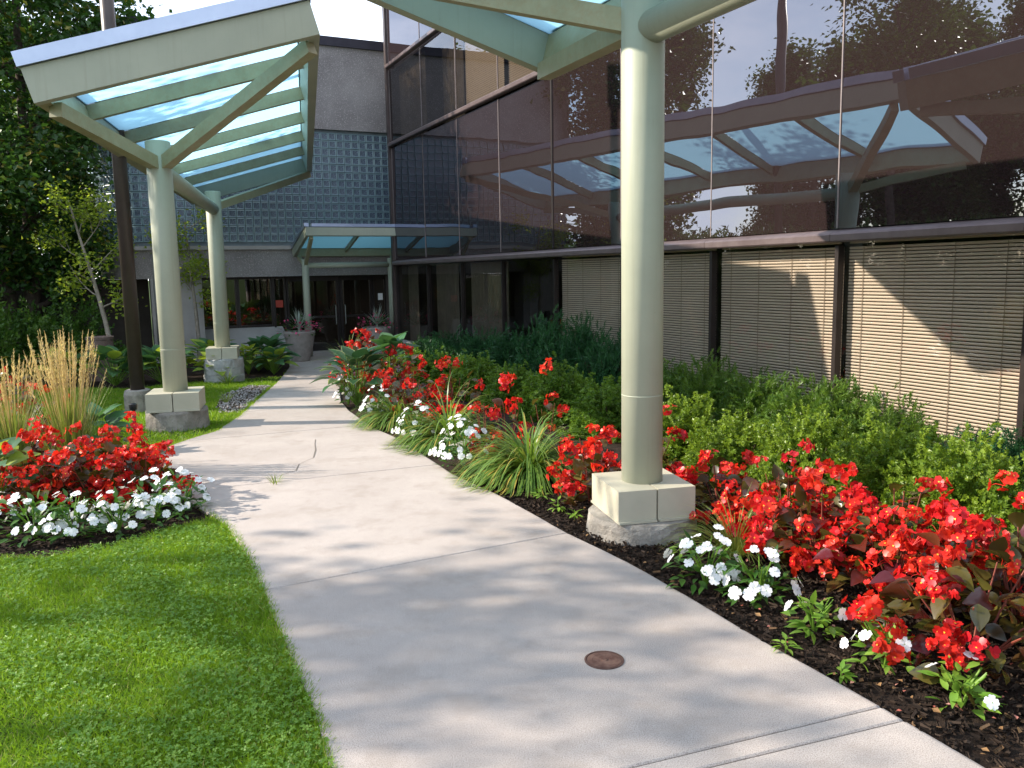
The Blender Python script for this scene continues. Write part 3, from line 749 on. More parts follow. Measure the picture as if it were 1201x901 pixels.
# doors: sidelight, two leaves, sidelight
for w0, w1, isd in ((.0, .42, 0), (.42, 1.42, 1), (1.42, 2.42, 1), (2.42, 2.94, 0)):
    fr = MB(); fwid = .085 if isd else .05
    for ww in (w0, w1): fr.box(ept(ww + (fwid/2+.006 if ww == w0 else -fwid/2-.006), .02, (GZ+1.95)/2), (fwid, .07, 1.95-GZ), RE)
    for zz, hh in ((GZ+.1, .2), (.78, .06), (1.88, .12)): fr.box(ept((w0+w1)/2, .02, zz), (w1-w0-2*fwid-.014, .066, hh), RE)
    do = epart('door' if isd else 'sidelight', fr, MT['darkframe'])
    for za, zb in ((GZ+.2, .75), (.81, 1.82)):
        m = MB().add([ept(w0+fwid, .03, za), ept(w1-fwid, .03, za), ept(w1-fwid, .03, zb), ept(w0+fwid, .03, zb)], [(0,1,2,3)])
        epart('pane', m, MT['doorglass'], do)
    if isd:
        hx = w1-.14 if w0 < 1 else w0+.14
        m = MB().tube([ept(hx, -.02, .55), ept(hx, -.07, .58), ept(hx, -.07, 1.08), ept(hx, -.02, 1.11)], .014, 8); epart('handle', m, MT['copper'], do)
ebox('door_notice', .12, .26, -.02, -.012, 1.22, 1.42, MT['white'])
# downpipe and box on the pillar
m = MB().tube([ept(6.38, AF-.05, 2.6), ept(6.38, AF-.05, .1)], .05, 12); epart('downpipe', m, MT['copper'], smooth=True)
ebox('meter_box', 6.0, 6.16, AF-.08, AF+.028, .42, .72, MT['black'])

# ------------------------------------------------------------------ plant templates
def leaf_t(L=1., Wd=.5, fold=.12, n=4, tipcurl=0., cup=0.):
    """leaf along +y from the origin: midrib lower than the margins; n cross rows"""
    ys = np.linspace(0, 1, n+1); vs = []; fs = []
    for i, t in enumerate(ys):
        wv = Wd * math.sin(math.pi * min(.98, t**.75 * .96 + .03))
        z = -tipcurl * t*t
        vs += [(-wv/2, t*L, z + fold*wv + cup*t*(1-t)), (0, t*L, z), (wv/2, t*L, z + fold*wv + cup*t*(1-t))]
    for i in range(n):
        a = 3*i; fs += [(a, a+1, a+4, a+3), (a+1, a+2, a+5, a+4)]
    return np.array(vs), fs
def quad_leaf(L=1., Wd=.5, fold=.1):
    return np.array([(0,0,0), (Wd/2, L*.45, fold), (0, L, -fold*.3), (-Wd/2, L*.45, fold)], float), [(0,1,2), (0,2,3)]
def sprig(n, twig, tmpl, size, ang=55, seed=0, spiral=True, flat=False):
    """a twig along +y set with small leaves"""
    r = np.random.default_rng(seed); vs = []; fs = []; k = 0
    for i in range(n):
        t = (i+.6)/n; az = i*2.4 + r.normal(0, .2) if spiral else (0 if i % 2 else math.pi)
        an = math.radians(ang*(1-.45*t) + r.normal(0, 8))
        d = V(math.sin(an)*math.cos(az), math.cos(an), math.sin(an)*math.sin(az)*(0.25 if flat else 1.))
        R = frames(d[None], np.array([r.uniform(-.6, .6)]), V(0,1,.3))[0]
        tv = tmpl[0] * size * r.uniform(.8, 1.15)
        vs.append(tv @ R.T + V(0, t*twig, 0)); fs += [tuple(k + q for q in f) for f in tmpl[1]]; k += len(tv)
    return np.concatenate(vs), fs
QL = quad_leaf(1, .72, .08)
SPRIG_BOX = [sprig(12, .075, QL, .033, 66, s) for s in range(3)]
NEED = (np.array([(-.11,0,0), (.11,0,0), (.10,.75,.03), (0,1,.04)]), [(0,1,2), (0,2,3)])
SPRIG_YEW = [sprig(18, .085, NEED, .037, 58, s+10) for s in range(3)]
SPRIG_BIG = [sprig(9, .30, quad_leaf(1, .55, .10), .12, 62, s+20) for s in range(3)]

def dome(N, rx, ry, rz, r, lump=.16, zmin=.05, fill=.35):
    """points on a lumpy half ellipsoid with outward directions; fill = share placed inside"""
    d = nrm(r.normal(size=(N, 3)) * V(1, 1, 1)); d[:, 2] = np.abs(d[:, 2])*1.0 + r.uniform(-.12, .0, N)
    d = nrm(d)
    ph = r.uniform(0, 6.28, 6); k = r.integers(2, 6, 6)
    az = np.arctan2(d[:,1], d[:,0]); el = np.arcsin(np.clip(d[:,2], -1, 1))
    lum = 1 + lump*(np.sin(k[0]*az+ph[0])*np.cos(k[1]*el*2+ph[1]) + .6*np.sin((k[2]+3)*az+ph[2]+3*el) + .5*np.sin((k[3]+5)*az-5*el+ph[3]))
    rad = lum * np.where(r.random(N) < fill, r.uniform(.45, .9, N), r.uniform(.86, 1.06, N))
    p = d * rad[:, None] * V(rx, ry, rz); p[:, 2] = np.maximum(p[:, 2], zmin*rz)
    return p, nrm(d / V(rx, ry, rz) * min(rx, rz))

BUSHES = {}
def bush_mesh(key, N, sprigs, mat, up, size, shoots, jit, seed):
    """a mound of sprigs, 1 m across each half axis; shared by the alike shrubs that use the same key"""
    if key in BUSHES: return BUSHES[key]
    r = np.random.default_rng(seed); rx, ry, h = .55, .50, .75
    k = {'big': 2.6}.get(key[0], 1.); rx, ry, h = rx*k, ry*k, h*k
    p, d = dome(N, rx, ry, h, r, .2)
    d = nrm(d + V(0,0,up) + jit*r.normal(size=(N,3)))
    m = MB(); L = .09*size
    for i, sp in enumerate(sprigs):
        q = np.arange(N) % len(sprigs) == i
        m.scatter(sp[0], sp[1], p[q] - d[q]*L, frames(d[q], r.uniform(0, 6.28, q.sum())), size*r.uniform(.75, 1.25, q.sum()), r.random(q.sum()))
    if shoots:
        a = r.uniform(0, 6.28, shoots); rr = np.sqrt(r.random(shoots))*.8
        ps = np.stack([rr*np.cos(a)*rx, rr*np.sin(a)*ry, h*np.sqrt(np.maximum(.05, 1-rr**2))*.95], 1)
        ds = nrm(np.stack([.25*np.cos(a), .25*np.sin(a), np.ones(shoots)], 1) + .15*r.normal(size=(shoots,3)))
        for j in range(3):
            m.scatter(sprigs[0][0], sprigs[0][1], ps + ds*(.07*size*j), frames(ds, r.uniform(0, 6.28, shoots)), size*.95*np.ones(shoots), .6+.4*r.random(shoots))
    st = MB()
    for j in range(9):
        a = r.uniform(0, 6.28); e = V(math.cos(a)*rx*.7, math.sin(a)*ry*.7, h*r.uniform(.5, .85))
        st.tube([V(0,0,-.05)+e*V(.1,.1,0), e*V(.5,.5,.45), e], [.012, .008, .004], 5)
    BUSHES[key] = (m.mesh('foliage', mat), st.mesh('stems', MT['twig']), (rx, ry, h)); return BUSHES[key]
def bush(name, label, cat, group, base, rx, ry, h, N, sprigs, mat, seed, up=.5, size=1., shoots=0, jit=.35, kind='small'):
    r = np.random.default_rng(seed)
    root = thing(name, label, cat, base, r.uniform(0, 6.28), group)
    fm, sm, (a, b, c) = bush_mesh((kind, mat.name, seed % 3, N), N, sprigs, mat, up, size, shoots, jit, seed)
    put('foliage', fm, root, scale=(rx/a, ry/b, h/c), kind='stuff'); put('stems', sm, root, scale=(rx/a, ry/b, h/c))
    return root

# ------------------------------------------------------------------ shrubs of the right-hand bed
YEWS = [(3.92,6.46,.57), (3.40,7.52,.66), (3.12,8.15,.76), (2.72,8.98,.72), (2.36,9.72,.77), (2.00,10.47,.68), (1.45,11.62,.94), (1.05,12.44,1.12), (.60,13.36,1.10), (.02,14.58,.95), (-.55,15.75,.88), (-1.2,17.1,.80), (-1.85,18.45,.72)]
YL = ['dark yew at the right edge of the bed against the striped blind', 'yew shrub below the mullion between the two rightmost blinds', 'sunlit yew shrub under the half-shaded blind',
      'yew shrub beneath the left half of the half-shaded blind', 'yew just right of the tall column, under the narrow shaded blind', 'yew half hidden behind the tall column', 'dark yew just left of the tall column',
      'tallest dark yew, under the blind left of the tall column', 'dark feathery yew under the dark lower window', 'dark yew below the plain brown lower window', 'low dark yew under the tan-curtained lower window',
      'far yew near the second window from the facade corner', 'farthest yew, beside the facade corner']
for i, (x, y, h) in enumerate(YEWS):
    near = y < 10
    bush('yew_shrub', YL[i], 'shrub', 'yew shrubs along the facade', (x, y, g(y)-.03), .60, .52, h, 3400 if near else 3200, SPRIG_YEW, MT['yewsunlit'] if 7 < y < 11 else MT['yew'], 100+i, .30, 1.05 if near else 1.15, 8, .62)
BOX = [(4.15,4.2,.60), (3.62,5.05,.58), (3.20,5.72,.68), (2.92,6.28,.66), (2.55,6.98,.60), (2.18,7.72,.57), (1.80,8.55,.56), (1.19,9.90,.62), (.63,11.05,.60), (.05,12.3,.62), (-.60,13.6,.62), (-1.3,15.0,.6), (-2.05,16.5,.55)]
BLb = ['boxwood just beyond the right frame edge', 'bright boxwood at the right edge of the frame beside the red begonias', 'big bright yellow-green boxwood behind the large red begonia mass', 'bright boxwood in front of the half-shaded blind', 'rounded boxwood right of the column behind the first begonias',
       'boxwood close to the right of the tall column', 'boxwood directly behind the tall column', 'sunny boxwood just left of the tall column', 'boxwood behind the largest daylily clump', 'low boxwood in front of the dark yews, behind the small begonias',
       'boxwood behind the second daylily clump', 'small boxwood behind the far red begonias', 'farthest boxwood beside the big round hosta leaf']
for i, (x, y, h) in enumerate(BOX):
    near = y < 9
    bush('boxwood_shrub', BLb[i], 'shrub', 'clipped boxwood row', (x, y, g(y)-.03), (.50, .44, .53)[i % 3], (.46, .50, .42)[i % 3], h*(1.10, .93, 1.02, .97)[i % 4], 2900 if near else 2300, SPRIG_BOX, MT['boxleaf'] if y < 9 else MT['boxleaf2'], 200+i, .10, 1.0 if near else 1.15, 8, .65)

# ------------------------------------------------------------------ flowers
def petal_t(ws=((0,.2), (.3,.55), (.62,.88), (.87,.86), (1,.45))):
    vs = []; fs = []
    for t, w_ in ws: vs += [(-w_/2, t, .05*w_-.06*t*t), (0, t*(1 if t < 1 else .93), -.06*t*t), (w_/2, t, .05*w_-.06*t*t)]
    for i in range(len(ws)-1):
        a = 3*i; fs += [(a, a+1, a+4, a+3), (a+1, a+2, a+5, a+4)]
    return np.array(vs), fs
def blossom_cluster(seed, n=8, rad=.042):
    """a truss of red begonia flowers: four cupped petals and a yellow eye each"""
    r = np.random.default_rng(seed); m = MB(); pt = petal_t(((0,.3), (.35,.85), (.7,1.0), (1,.5)))
    for i in range(n):
        d = nrm(r.normal(size=3) + V(0,0,.45)); c = d*rad*r.uniform(.55, 1.1)*V(1.15,1.15,.85)
        f = nrm(d + .4*r.normal(size=3)); fr = frames(f[None])[0]                # y axis = facing
        s0 = r.uniform(.021, .029); a0 = r.uniform(0, 3.14)
        m.tube([V(0,0,-.02), c*.6, c], .0015, 3, 0, False)
        for k in range(4):
            a = a0 + k*math.pi/2 + r.normal(0, .15); dirv = fr[:,0]*math.cos(a) + fr[:,2]*math.sin(a)
            dirv = nrm(dirv + f*r.uniform(.15, .5))
            R = frames(dirv[None], None, f)[0]; s = s0*(1 if k % 2 else .78)
            m.add((pt[0]*s) @ R.T + c, pt[1], 0, r.random())
        if r.random() < .6:
            q = quad_leaf(1, 1, 0); R = frames(fr[:,0][None], None, f)[0]
            m.add(((q[0]-V(0,.5,0))*.008) @ R.T + c + f*.006, q[1], 1, r.random())
    return m.mesh('flower', [MT['redpetal'], MT['yellowc']], True)
REDS = [blossom_cluster(s, 9+s % 4, .042+.004*(s % 3)) for s in range(7)]
PETAL = petal_t()
def white_blossom(seed):
    r = np.random.default_rng(seed); m = MB(); pt = PETAL
    for k in range(5):
        a = k*2*math.pi/5 + r.normal(0, .05); d = V(math.cos(a), math.sin(a), r.uniform(-.12, .28))
        R = frames(d[None])[0]; m.add((pt[0]*.031*r.uniform(.92, 1.08)) @ R.T + V(0,0,.001*k), pt[1], 0, r.random())
    q = quad_leaf(1, 1, 0); m.add((q[0]-V(0,.5,0))*.006 + V(0,0,.006), q[1], 1)
    return m.mesh('flower', [MT['whitepetal'], MT['limeleaf']], True)
WHITES = [white_blossom(s) for s in range(4)]
BGL = leaf_t(1, .74, .16, 5, .18)
def single_leaf_mesh(name, tm, mat, rnd):
    m = MB(); m.add(tm[0], tm[1], 0, rnd); return m.mesh(name, mat, True)
BGLEAF = [single_leaf_mesh('leaf', leaf_t(1, .70+.05*i, .10+.05*i, 5, .10+.08*i), MT['bgleaf'], v) for i, v in enumerate((.1, .4, .7, .95))]

def begonia(label, base, rad, h, nfl, nleaf, seed, solo_leaves=False, fs=1.0, group='red begonias'):
    r = np.random.default_rng(seed)
    root = thing('begonia', label, 'flower', base, 0, group)
    # stems
    m = MB(); tips = []
    ns = 14 if rad > .3 else 5
    for j in range(ns):
        a = r.uniform(0, 6.28); q = math.sqrt(r.random()); e = V(math.cos(a)*rad*q*.8, math.sin(a)*rad*q*.8, h*(1-.45*q*q)*r.uniform(.7, .95))
        m.tube([V(0,0,-.03)+e*V(.15,.15,0), e*V(.55,.55,.5), e], [.007, .0055, .0035], 5); tips.append(e)
    m.build('stems', MT['redstem'], root)
    # leaves all through the mound
    p, d = dome(nleaf, rad, rad, h*.92, r, .12, .12, .45)
    if rad < .3: p[:,2] *= r.uniform(.35, 1., nleaf)
    d2 = nrm(d*V(1,1,.25) + .35*r.normal(size=(nleaf,3)) + V(0,0,.10)); sz = r.uniform(.075, .125, nleaf)*fs
    R = frames(d2, r.normal(0, .5, nleaf))
    if solo_leaves:
        for j in range(nleaf):
            put('leaf', BGLEAF[j % 4], root, p[j]-d2[j]*sz[j]*.6, R[j], sz[j])
    else:
        m = MB().scatter(BGL[0], BGL[1], p-d2*(sz*.6)[:,None], R, sz, r.random(nleaf)); m.build('foliage', MT['bgleaf'], root, True, kind='stuff')
    # trusses of flowers on the outside
    p, d = dome(nfl, rad*1.04, rad*1.04, h*1.06, r, .14, .22, .12)
    for j in range(nfl):
        o = put('flower', REDS[r.integers(7)], root, p[j], None, fs*r.uniform(.75, 1.25)); o.rotation_euler = (r.normal(0, .5), r.normal(0, .5), r.uniform(0, 6.28))
    return root
BEG = [((2.28,3.95,0), .46, .52, 46, 150, True, 'nearest red begonia, with large bronze leaves, at the right edge of the bed'),
       ((2.78,4.35,0), .42, .55, 26, 110, True, 'red begonia cut by the right frame edge, in front of the boxwood'),
       ((2.32,4.85,0), .42, .56, 46, 110, True, 'tall red begonia in the middle of the large begonia mass'),
       ((2.02,5.25,0), .38, .50, 42, 90, True, 'red begonia behind the nearest white impatiens clumps'),
       ((1.95,5.75,0), .38, .52, 46, 80, True, 'dense red begonia beside the small grass tuft, right of the column'),
       ((1.62,6.25,0), .34, .46, 34, 80, True, 'red begonia with dark leaves just right of the column base'),
       ((.66,6.90,0), .25, .56, 34, 60, False, 'upright red begonia just left of the column base'),
       ((1.28,7.45,0), .26, .56, 18, 60, False, 'red begonia peeking out behind the tall column'),
       ((-.05,8.9,0), .20, .72, 12, 40, False, 'thin red begonia rising behind the largest daylily clump'),
       ((-.30,8.5,0), .15, .56, 9, 20, False, 'small red begonia beside the full white impatiens clump'),
       ((.34,8.5,0), .22, .70, 8, 30, False, 'sparse red begonia between the largest daylily and the boxwood'),
       ((-.75,10.5,.0), .34, .74, 20, 70, False, 'red begonia behind the second daylily clump'),
       ((-1.30,10.6,0), .32, .70, 20, 70, False, 'red begonia above the second white impatiens clump'),
       ((-1.62,11.9,-.03), .38, .78, 24, 80, False, 'red begonia beside the large cream-edged hosta'),
       ((-1.95,13.2,-.06), .38, .80, 18, 70, False, 'red begonia behind the large hosta, in front of the small boxwood'),
       ((-2.95,15.6,-.14), .42, .75, 28, 80, False, 'red begonia at the far bend of the right flower bed'),
       ((-3.0,17.2,-.19), .46, .88, 30, 80, False, 'farthest red begonia, near the entrance doors')]
for i, (b, rd, h, nf, nl, so_, lb) in enumerate(BEG):
    begonia(lb, b, rd*1.12, h*1.18, nf, nl, 300+i, so_, 1.25 if b[1] < 9 else 1.35, 'red begonias in the right bed')
BEGL = [((-4.05,7.0,0), .36, .50, 30, 90, 'red begonia beside the hosta in the left bed'), ((-3.68,7.08,0), .36, .50, 36, 90, 'red begonia in the centre of the left bed behind the white flowers'),
        ((-3.30,7.22,0), .34, .46, 34, 80, 'red begonia at the path end of the left bed'), ((-4.35,7.55,0), .34, .50, 22, 70, 'red begonia in front of the tall plume grass'),
        ((-3.75,7.65,0), .34, .52, 28, 70, 'red begonia right of the plume grass foot'), ((-5.3,6.6,0), .40, .5, 26, 80, 'red begonia just beyond the left frame edge'), ((-7.3,11.6,0), .5, .75, 26, 80, 'red begonia patch at the left frame edge behind the plume grass'),
        ((-5.7,9.6,0), .42, .75, 14, 70, 'red begonia seen through the plume grass')]
for i, (b, rd, h, nf, nl, lb) in enumerate(BEGL):
    begonia(lb, b, rd*1.1, h*1.15, nf, nl, 340+i, False, 1.25, 'red begonias in the left bed')

IML = leaf_t(1, .40, .12, 4, .2)
def impatiens(label, base, rad, h, nfl, nleaf, seed, group, mat='impleaf'):
    r = np.random.default_rng(seed); root = thing('impatiens', label, 'flower', base, 0, group)
    p, d = dome(nleaf, rad, rad, h*.95, r, .1, .08, .4)
    d2 = nrm(d*V(1,1,.4) + .3*r.normal(size=(nleaf,3)) + V(0,0,.12)); sz = r.uniform(.065, .105, nleaf)
    m = MB().scatter(IML[0], IML[1], p-d2*(sz*.55)[:,None], frames(d2, r.normal(0, .4, nleaf)), sz, r.random(nleaf)); m.build('foliage', MT[mat], root, True, kind='stuff')
    m = MB()
    for j in range(8):
        a = r.uniform(0, 6.28); e = V(math.cos(a)*rad*.6, math.sin(a)*rad*.6, h*.8); m.tube([V(0,0,-.03), e*V(.4,.4,.5), e], [.007, .005, .003], 5)
    m.build('stems', MT['limeleaf'], root)
    p, d = dome(nfl, rad*1.02, rad*1.02, h*1.04, r, .08, .3, .0)
    for j in range(nfl):
        dd = nrm(d[j] + V(-.15,-.45,.45) + .22*r.normal(size=3)); R = frames(np.cross(dd, V(1,0,.1))[None], None, dd)[0]
        put('flower', WHITES[r.integers(4)], root, p[j] + dd*.012, R, r.uniform(.95, 1.3))
    return root
GI = 'white impatiens along the right path edge'; GL_ = 'white impatiens edging the left bed'
IMP = [((1.20,5.00,0), .25, .32, 24, 100, 'white impatiens by the small grass tuft, nearest the column base', GI), ((1.46,4.74,0), .22, .29, 17, 90, 'white impatiens clump directly right of the one by the grass tuft', GI),
       ((1.62,4.28,0), .16, .21, 3, 60, 'little impatiens with two white blooms at the path edge', GI), ((1.82,3.88,0), .17, .23, 7, 60, 'impatiens with a knot of white blooms under the red begonia', GI),
       ((2.0,3.50,0), .15, .19, 3, 55, 'nearest impatiens with two white blooms, low on the right', GI),
       ((-.52,8.33,0), .28, .48, 60, 130, 'full white impatiens clump left of the largest daylily', GI), ((-1.14,9.65,0), .24, .42, 40, 100, 'white impatiens clump left of the second daylily', GI),
       ((-1.85,11.35,-.02), .28, .40, 32, 90, 'shaded white impatiens right of the large hosta', GI), ((-2.62,13.1,-.07), .22, .40, 16, 60, 'white flowers half buried in the large hosta', GI),
       ((-3.72,6.22,0), .28, .33, 26, 100, 'white impatiens at the left end of the left bed edge', GL_), ((-3.42,6.20,0), .27, .33, 28, 100, 'white impatiens second along the left bed edge', GL_),
       ((-3.12,6.30,0), .28, .33, 34, 110, 'white impatiens in the middle of the left bed edge', GL_), ((-2.95,6.58,0), .28, .35, 36, 110, 'dense white impatiens towards the tip of the left bed', GL_),
       ((-2.82,6.85,0), .23, .33, 28, 80, 'white impatiens at the path tip of the left bed', GL_), ((-4.2,6.35,0), .28, .32, 20, 90, 'white impatiens cut by the left frame edge', GL_)]
for i, (b, rd, h, nf, nl, lb, gr) in enumerate(IMP):
    impatiens(lb, b, rd, h, nf, nl, 400+i, gr, 'limeleaf' if rd < .18 else 'impleaf')
SEED = [((1.38,4.03,0), 'small leafy seedling at the path edge near the rusty cover', .09, .10), ((1.55,3.74,0), 'tiny seedling in the mulch at the lower right path edge', .06, .06), ((.36,6.62,0), 'lime green seedling left of the column base', .10, .13),
        ((.24,7.02,0), 'lime green seedling under the largest daylily', .11, .14), ((.48,6.42,0), 'small green sprout at the foot of the concrete footing', .07, .08), ((1.12,5.42,0), 'green seedling between the footing and the white impatiens', .09, .14)]
for i, (b, lb, rd, h) in enumerate(SEED):
    r = np.random.default_rng(450+i); root = thing('seedling', lb, 'plant', b, 0, 'green seedlings in the mulch')
    n = 16; p, d = dome(n, rd*.5, rd*.5, h, r, .05, .3, .3); d2 = nrm(d*V(1,1,.5)+.25*r.normal(size=(n,3)))
    MB().scatter(IML[0], IML[1], p*.7, frames(d2, r.normal(0, .3, n)), r.uniform(.05, .075, n), r.random(n)).build('foliage', MT['limeleaf'], root, True, kind='stuff')
    MB().tube([(0,0,-.03), (0,0,h*.8)], [.004, .003], 5).build('stem', MT['limeleaf'], root)

# arching blades
def blade_clump(name, label, cat, group, base, n, L, wd, spread, mat, seed, lean=(0,0), droop=1.0, seg=6):
    r = np.random.default_rng(seed); root = thing(name, label, cat, base, 0, group); m = MB()
    for j in range(n):
        a = r.uniform(0, 6.28); q = r.random()**.6; l = L*r.uniform(.65, 1.1); ww = wd*r.uniform(.7, 1.2)
        d0 = nrm(V(math.cos(a)*q*spread + lean[0], math.sin(a)*q*spread + lean[1], 1.)); hv = nrm(V(math.cos(a)+lean[0]*2, math.sin(a)+lean[1]*2, 0))
        p = V(math.cos(a)*.05*q, math.sin(a)*.05*q, -.02); ds = l/seg; d = d0; vs = []
        side = nrm(np.cross(hv, V(0,0,1)))
        for k in range(seg+1):
            t = k/seg; w_ = ww*(1-t**2.2)*(.5+.5*min(1, t*4)) + .0008
            vs += [p - side*w_/2, p + side*w_/2]
            d = nrm(d + hv*.06*droop + V(0,0,-1)*droop*ds*(.9+(1.6+3.2*q)*t)); p = p + d*ds
            if p[2] < .012: p[2] = .012
        m.add(np.array(vs), [(2*k, 2*k+1, 2*k+3, 2*k+2) for k in range(seg)], 0, r.random())
    m.build('blades', mat, root, True, kind='stuff'); return root
blade_clump('grass_tuft', 'small weed tuft growing from the path joint', 'plant', None, (-2.28,7.72,0), 26, .12, .006, 1.0, MT['reedblade'], 507)
GD = 'daylily clumps in the right bed'
blade_clump('daylily', 'largest arching daylily clump beside the path', 'plant', GD, (.16,7.82,0), 620, 1.0, .020, 1.15, MT['daylily'], 500, (-.15,-.12), 1.12, 9)
blade_clump('daylily', 'second daylily clump, between the two full white impatiens clumps', 'plant', GD, (-.72,9.45,0), 480, .98, .021, 1.15, MT['daylily'], 501, (-.2,-.1), 1.12, 9)
blade_clump('daylily', 'third daylily clump, low, beside the large hosta', 'plant', GD, (-1.52,10.85,0), 360, .85, .021, 1.15, MT['daylily'], 502, (-.15,-.15), 1.12, 9)
blade_clump('grass_tuft', 'small fine grass tuft between column base and red begonias', 'plant', None, (1.52,5.50,0), 220, .52, .008, 1.0, MT['reedblade'], 503, (0,-.1))
blade_clump('grass_tuft', 'tall loose light green grass leaning over the path near the entrance', 'plant', None, (-3.55,18.0,g(18)), 60, 1.05, .022, .6, MT['reedblade'], 504, (-.12,-.1), .55, 8)
blade_clump('grass_tuft', 'grass tuft at the foot of the tall drum footing', 'plant', None, (P2[0]+.25,P2[1]-.55,g(P2[1])), 70, .42, .010, .9, MT['daylily'], 505)
blade_clump('grass_tuft', 'grass growing in the gravel strip beside the path', 'plant', None, (-4.75,13.6,g(13.6)), 60, .30, .008, 1.0, MT['reedblade'], 506)

# tall feather reed grass
def reed(label, base, n, H, seed):
    r = np.random.default_rng(seed); root = thing('plume_grass', label, 'grass', base, 0, 'feather reed grasses')
    st = MB(); pl = MB(); q4 = (np.array([(-.12,0,0), (.12,0,0), (0,1,0)]), [(0,1,2)])
    for j in range(n):
        a = r.uniform(0, 6.28); q = r.random()**.7; h = H*r.uniform(.72, 1.08)
        e = V(math.cos(a)*q*.40, math.sin(a)*q*.40, h); b0 = V(math.cos(a)*.10*q, math.sin(a)*.10*q, -.03)
        mid = b0*.5 + e*.5 - V(math.cos(a), math.sin(a), 0)*.03*q
        st.tube([b0, mid, e], [.0028, .0022, .0014], 4, caps=False)
        # plume: a narrow spindle of bristles
        m_ = 46; t = r.random(m_); ax = nrm(e-mid); ps = e - ax*(.24*h*(1-t))[:,None]
        dd = nrm(ax[None]*1.6 + .55*r.normal(size=(m_,3))); rr = .019*np.sin(math.pi*np.clip(t, .04, .96)**.8)+.008
        pl.scatter(q4[0], q4[1], ps, frames(dd, r.uniform(0, 6.28, m_)), rr*1.6, np.full(m_, r.random()))
    st.build('stems', MT['plume'], root, kind='stuff'); pl.build('plumes', MT['plume'], root, kind='stuff')
    m = MB()
    for j in range(int(n*4)):
        a = r.uniform(0, 6.28); q = r.random(); l = H*r.uniform(.4, .75); hv = V(math.cos(a), math.sin(a), 0); side = V(-math.sin(a), math.cos(a), 0)
        p = hv*.10*q + V(0,0,-.02); d = nrm(hv*.30*q + V(0,0,1)); vs = []
        for k in range(6):
            t = k/5; w_ = .006*(1-t**2)+.0006; vs += [p-side*w_, p+side*w_]; d = nrm(d + hv*.05 + V(0,0,-.10*q*t)); p = p + d*l/5
        m.add(np.array(vs), [(2*k, 2*k+1, 2*k+3, 2*k+2) for k in range(5)], 0, r.random())
    m.build('blades', MT['reedblade'], root, kind='stuff')
reed('tall tan feather reed grass standing behind the left red begonias', (-4.50,8.25,0), 95, 1.38, 520)
reed('shorter reed grass clump at the left frame edge', (-5.25,8.55,0), 60, 1.20, 521)

# hostas, every leaf an object
def hleaf(mat, rim=None, wd=.74):
    n = 7; vs = []; fs = []; mi = []; m = MB()
    ys = np.linspace(0, 1, n+1); U = (-1, -.82, -.4, 0, .4, .82, 1)
    for t in ys:
        wv = wd*math.sin(math.pi*min(.985, t**.62*.95+.03))
        for u in U:
            z = .10*abs(u)*wv + .018*math.cos(u*14)*wv - .30*t*t + .12*t; vs.append((u*wv/2, t, z))
    for i in range(n):
        for k in range(6):
            f = (i*7+k, i*7+k+1, (i+1)*7+k+1, (i+1)*7+k); (fs if 0 < k < 5 else mi).append(f)
    m.add(vs, fs, 0, .5); k = m.n
    m.add(vs, mi, 1, .5)
    return m.mesh('leaf', [mat, rim or mat], True)
HL = {'green': hleaf(MT['hosta']), 'edged': hleaf(MT['hosta'], MT['hostarim']), 'gold': hleaf(MT['hostagold']), 'sun_mix': hleaf(MT['hostagold'], MT['hosta']), 'coleus': hleaf(MT['coleus'], MT['chart'], .6), 'chart': hleaf(MT['chart'], MT['chart'], .6)}
def hosta(label, base, rad, h, n, kind, seed, L=.26, name='hosta', group='hostas', face=None):
    r = np.random.default_rng(seed); root = thing(name, label, 'plant', base, 0, group); m = MB()
    kinds = kind if isinstance(kind, tuple) else (kind,)
    for j in range(n):
        q = (j+.5)/n; a = j*2.4 + r.normal(0, .2); el = math.radians(78 - 62*q + r.normal(0, 6)); rr = rad*(.25+.55*q)
        p = V(math.cos(a)*rr, math.sin(a)*rr, h*(.98-.55*q**1.5))
        d = V(math.cos(a)*math.cos(el*.6), math.sin(a)*math.cos(el*.6), math.sin(el*.6)-.25*q)
        R = frames(d[None], np.array([r.normal(0, .25)]))[0]; s = L*r.uniform(.8, 1.15)
        put('leaf', HL[kinds[j % len(kinds)]], root, p - nrm(d)*s*.25, R, s)
        m.tube([V(0,0,-.03), p*V(.5,.5,.6), p - nrm(d)*s*.2], [.006, .005, .004], 4)
    m.build('leaf_stalks', MT['limeleaf'], root); return root
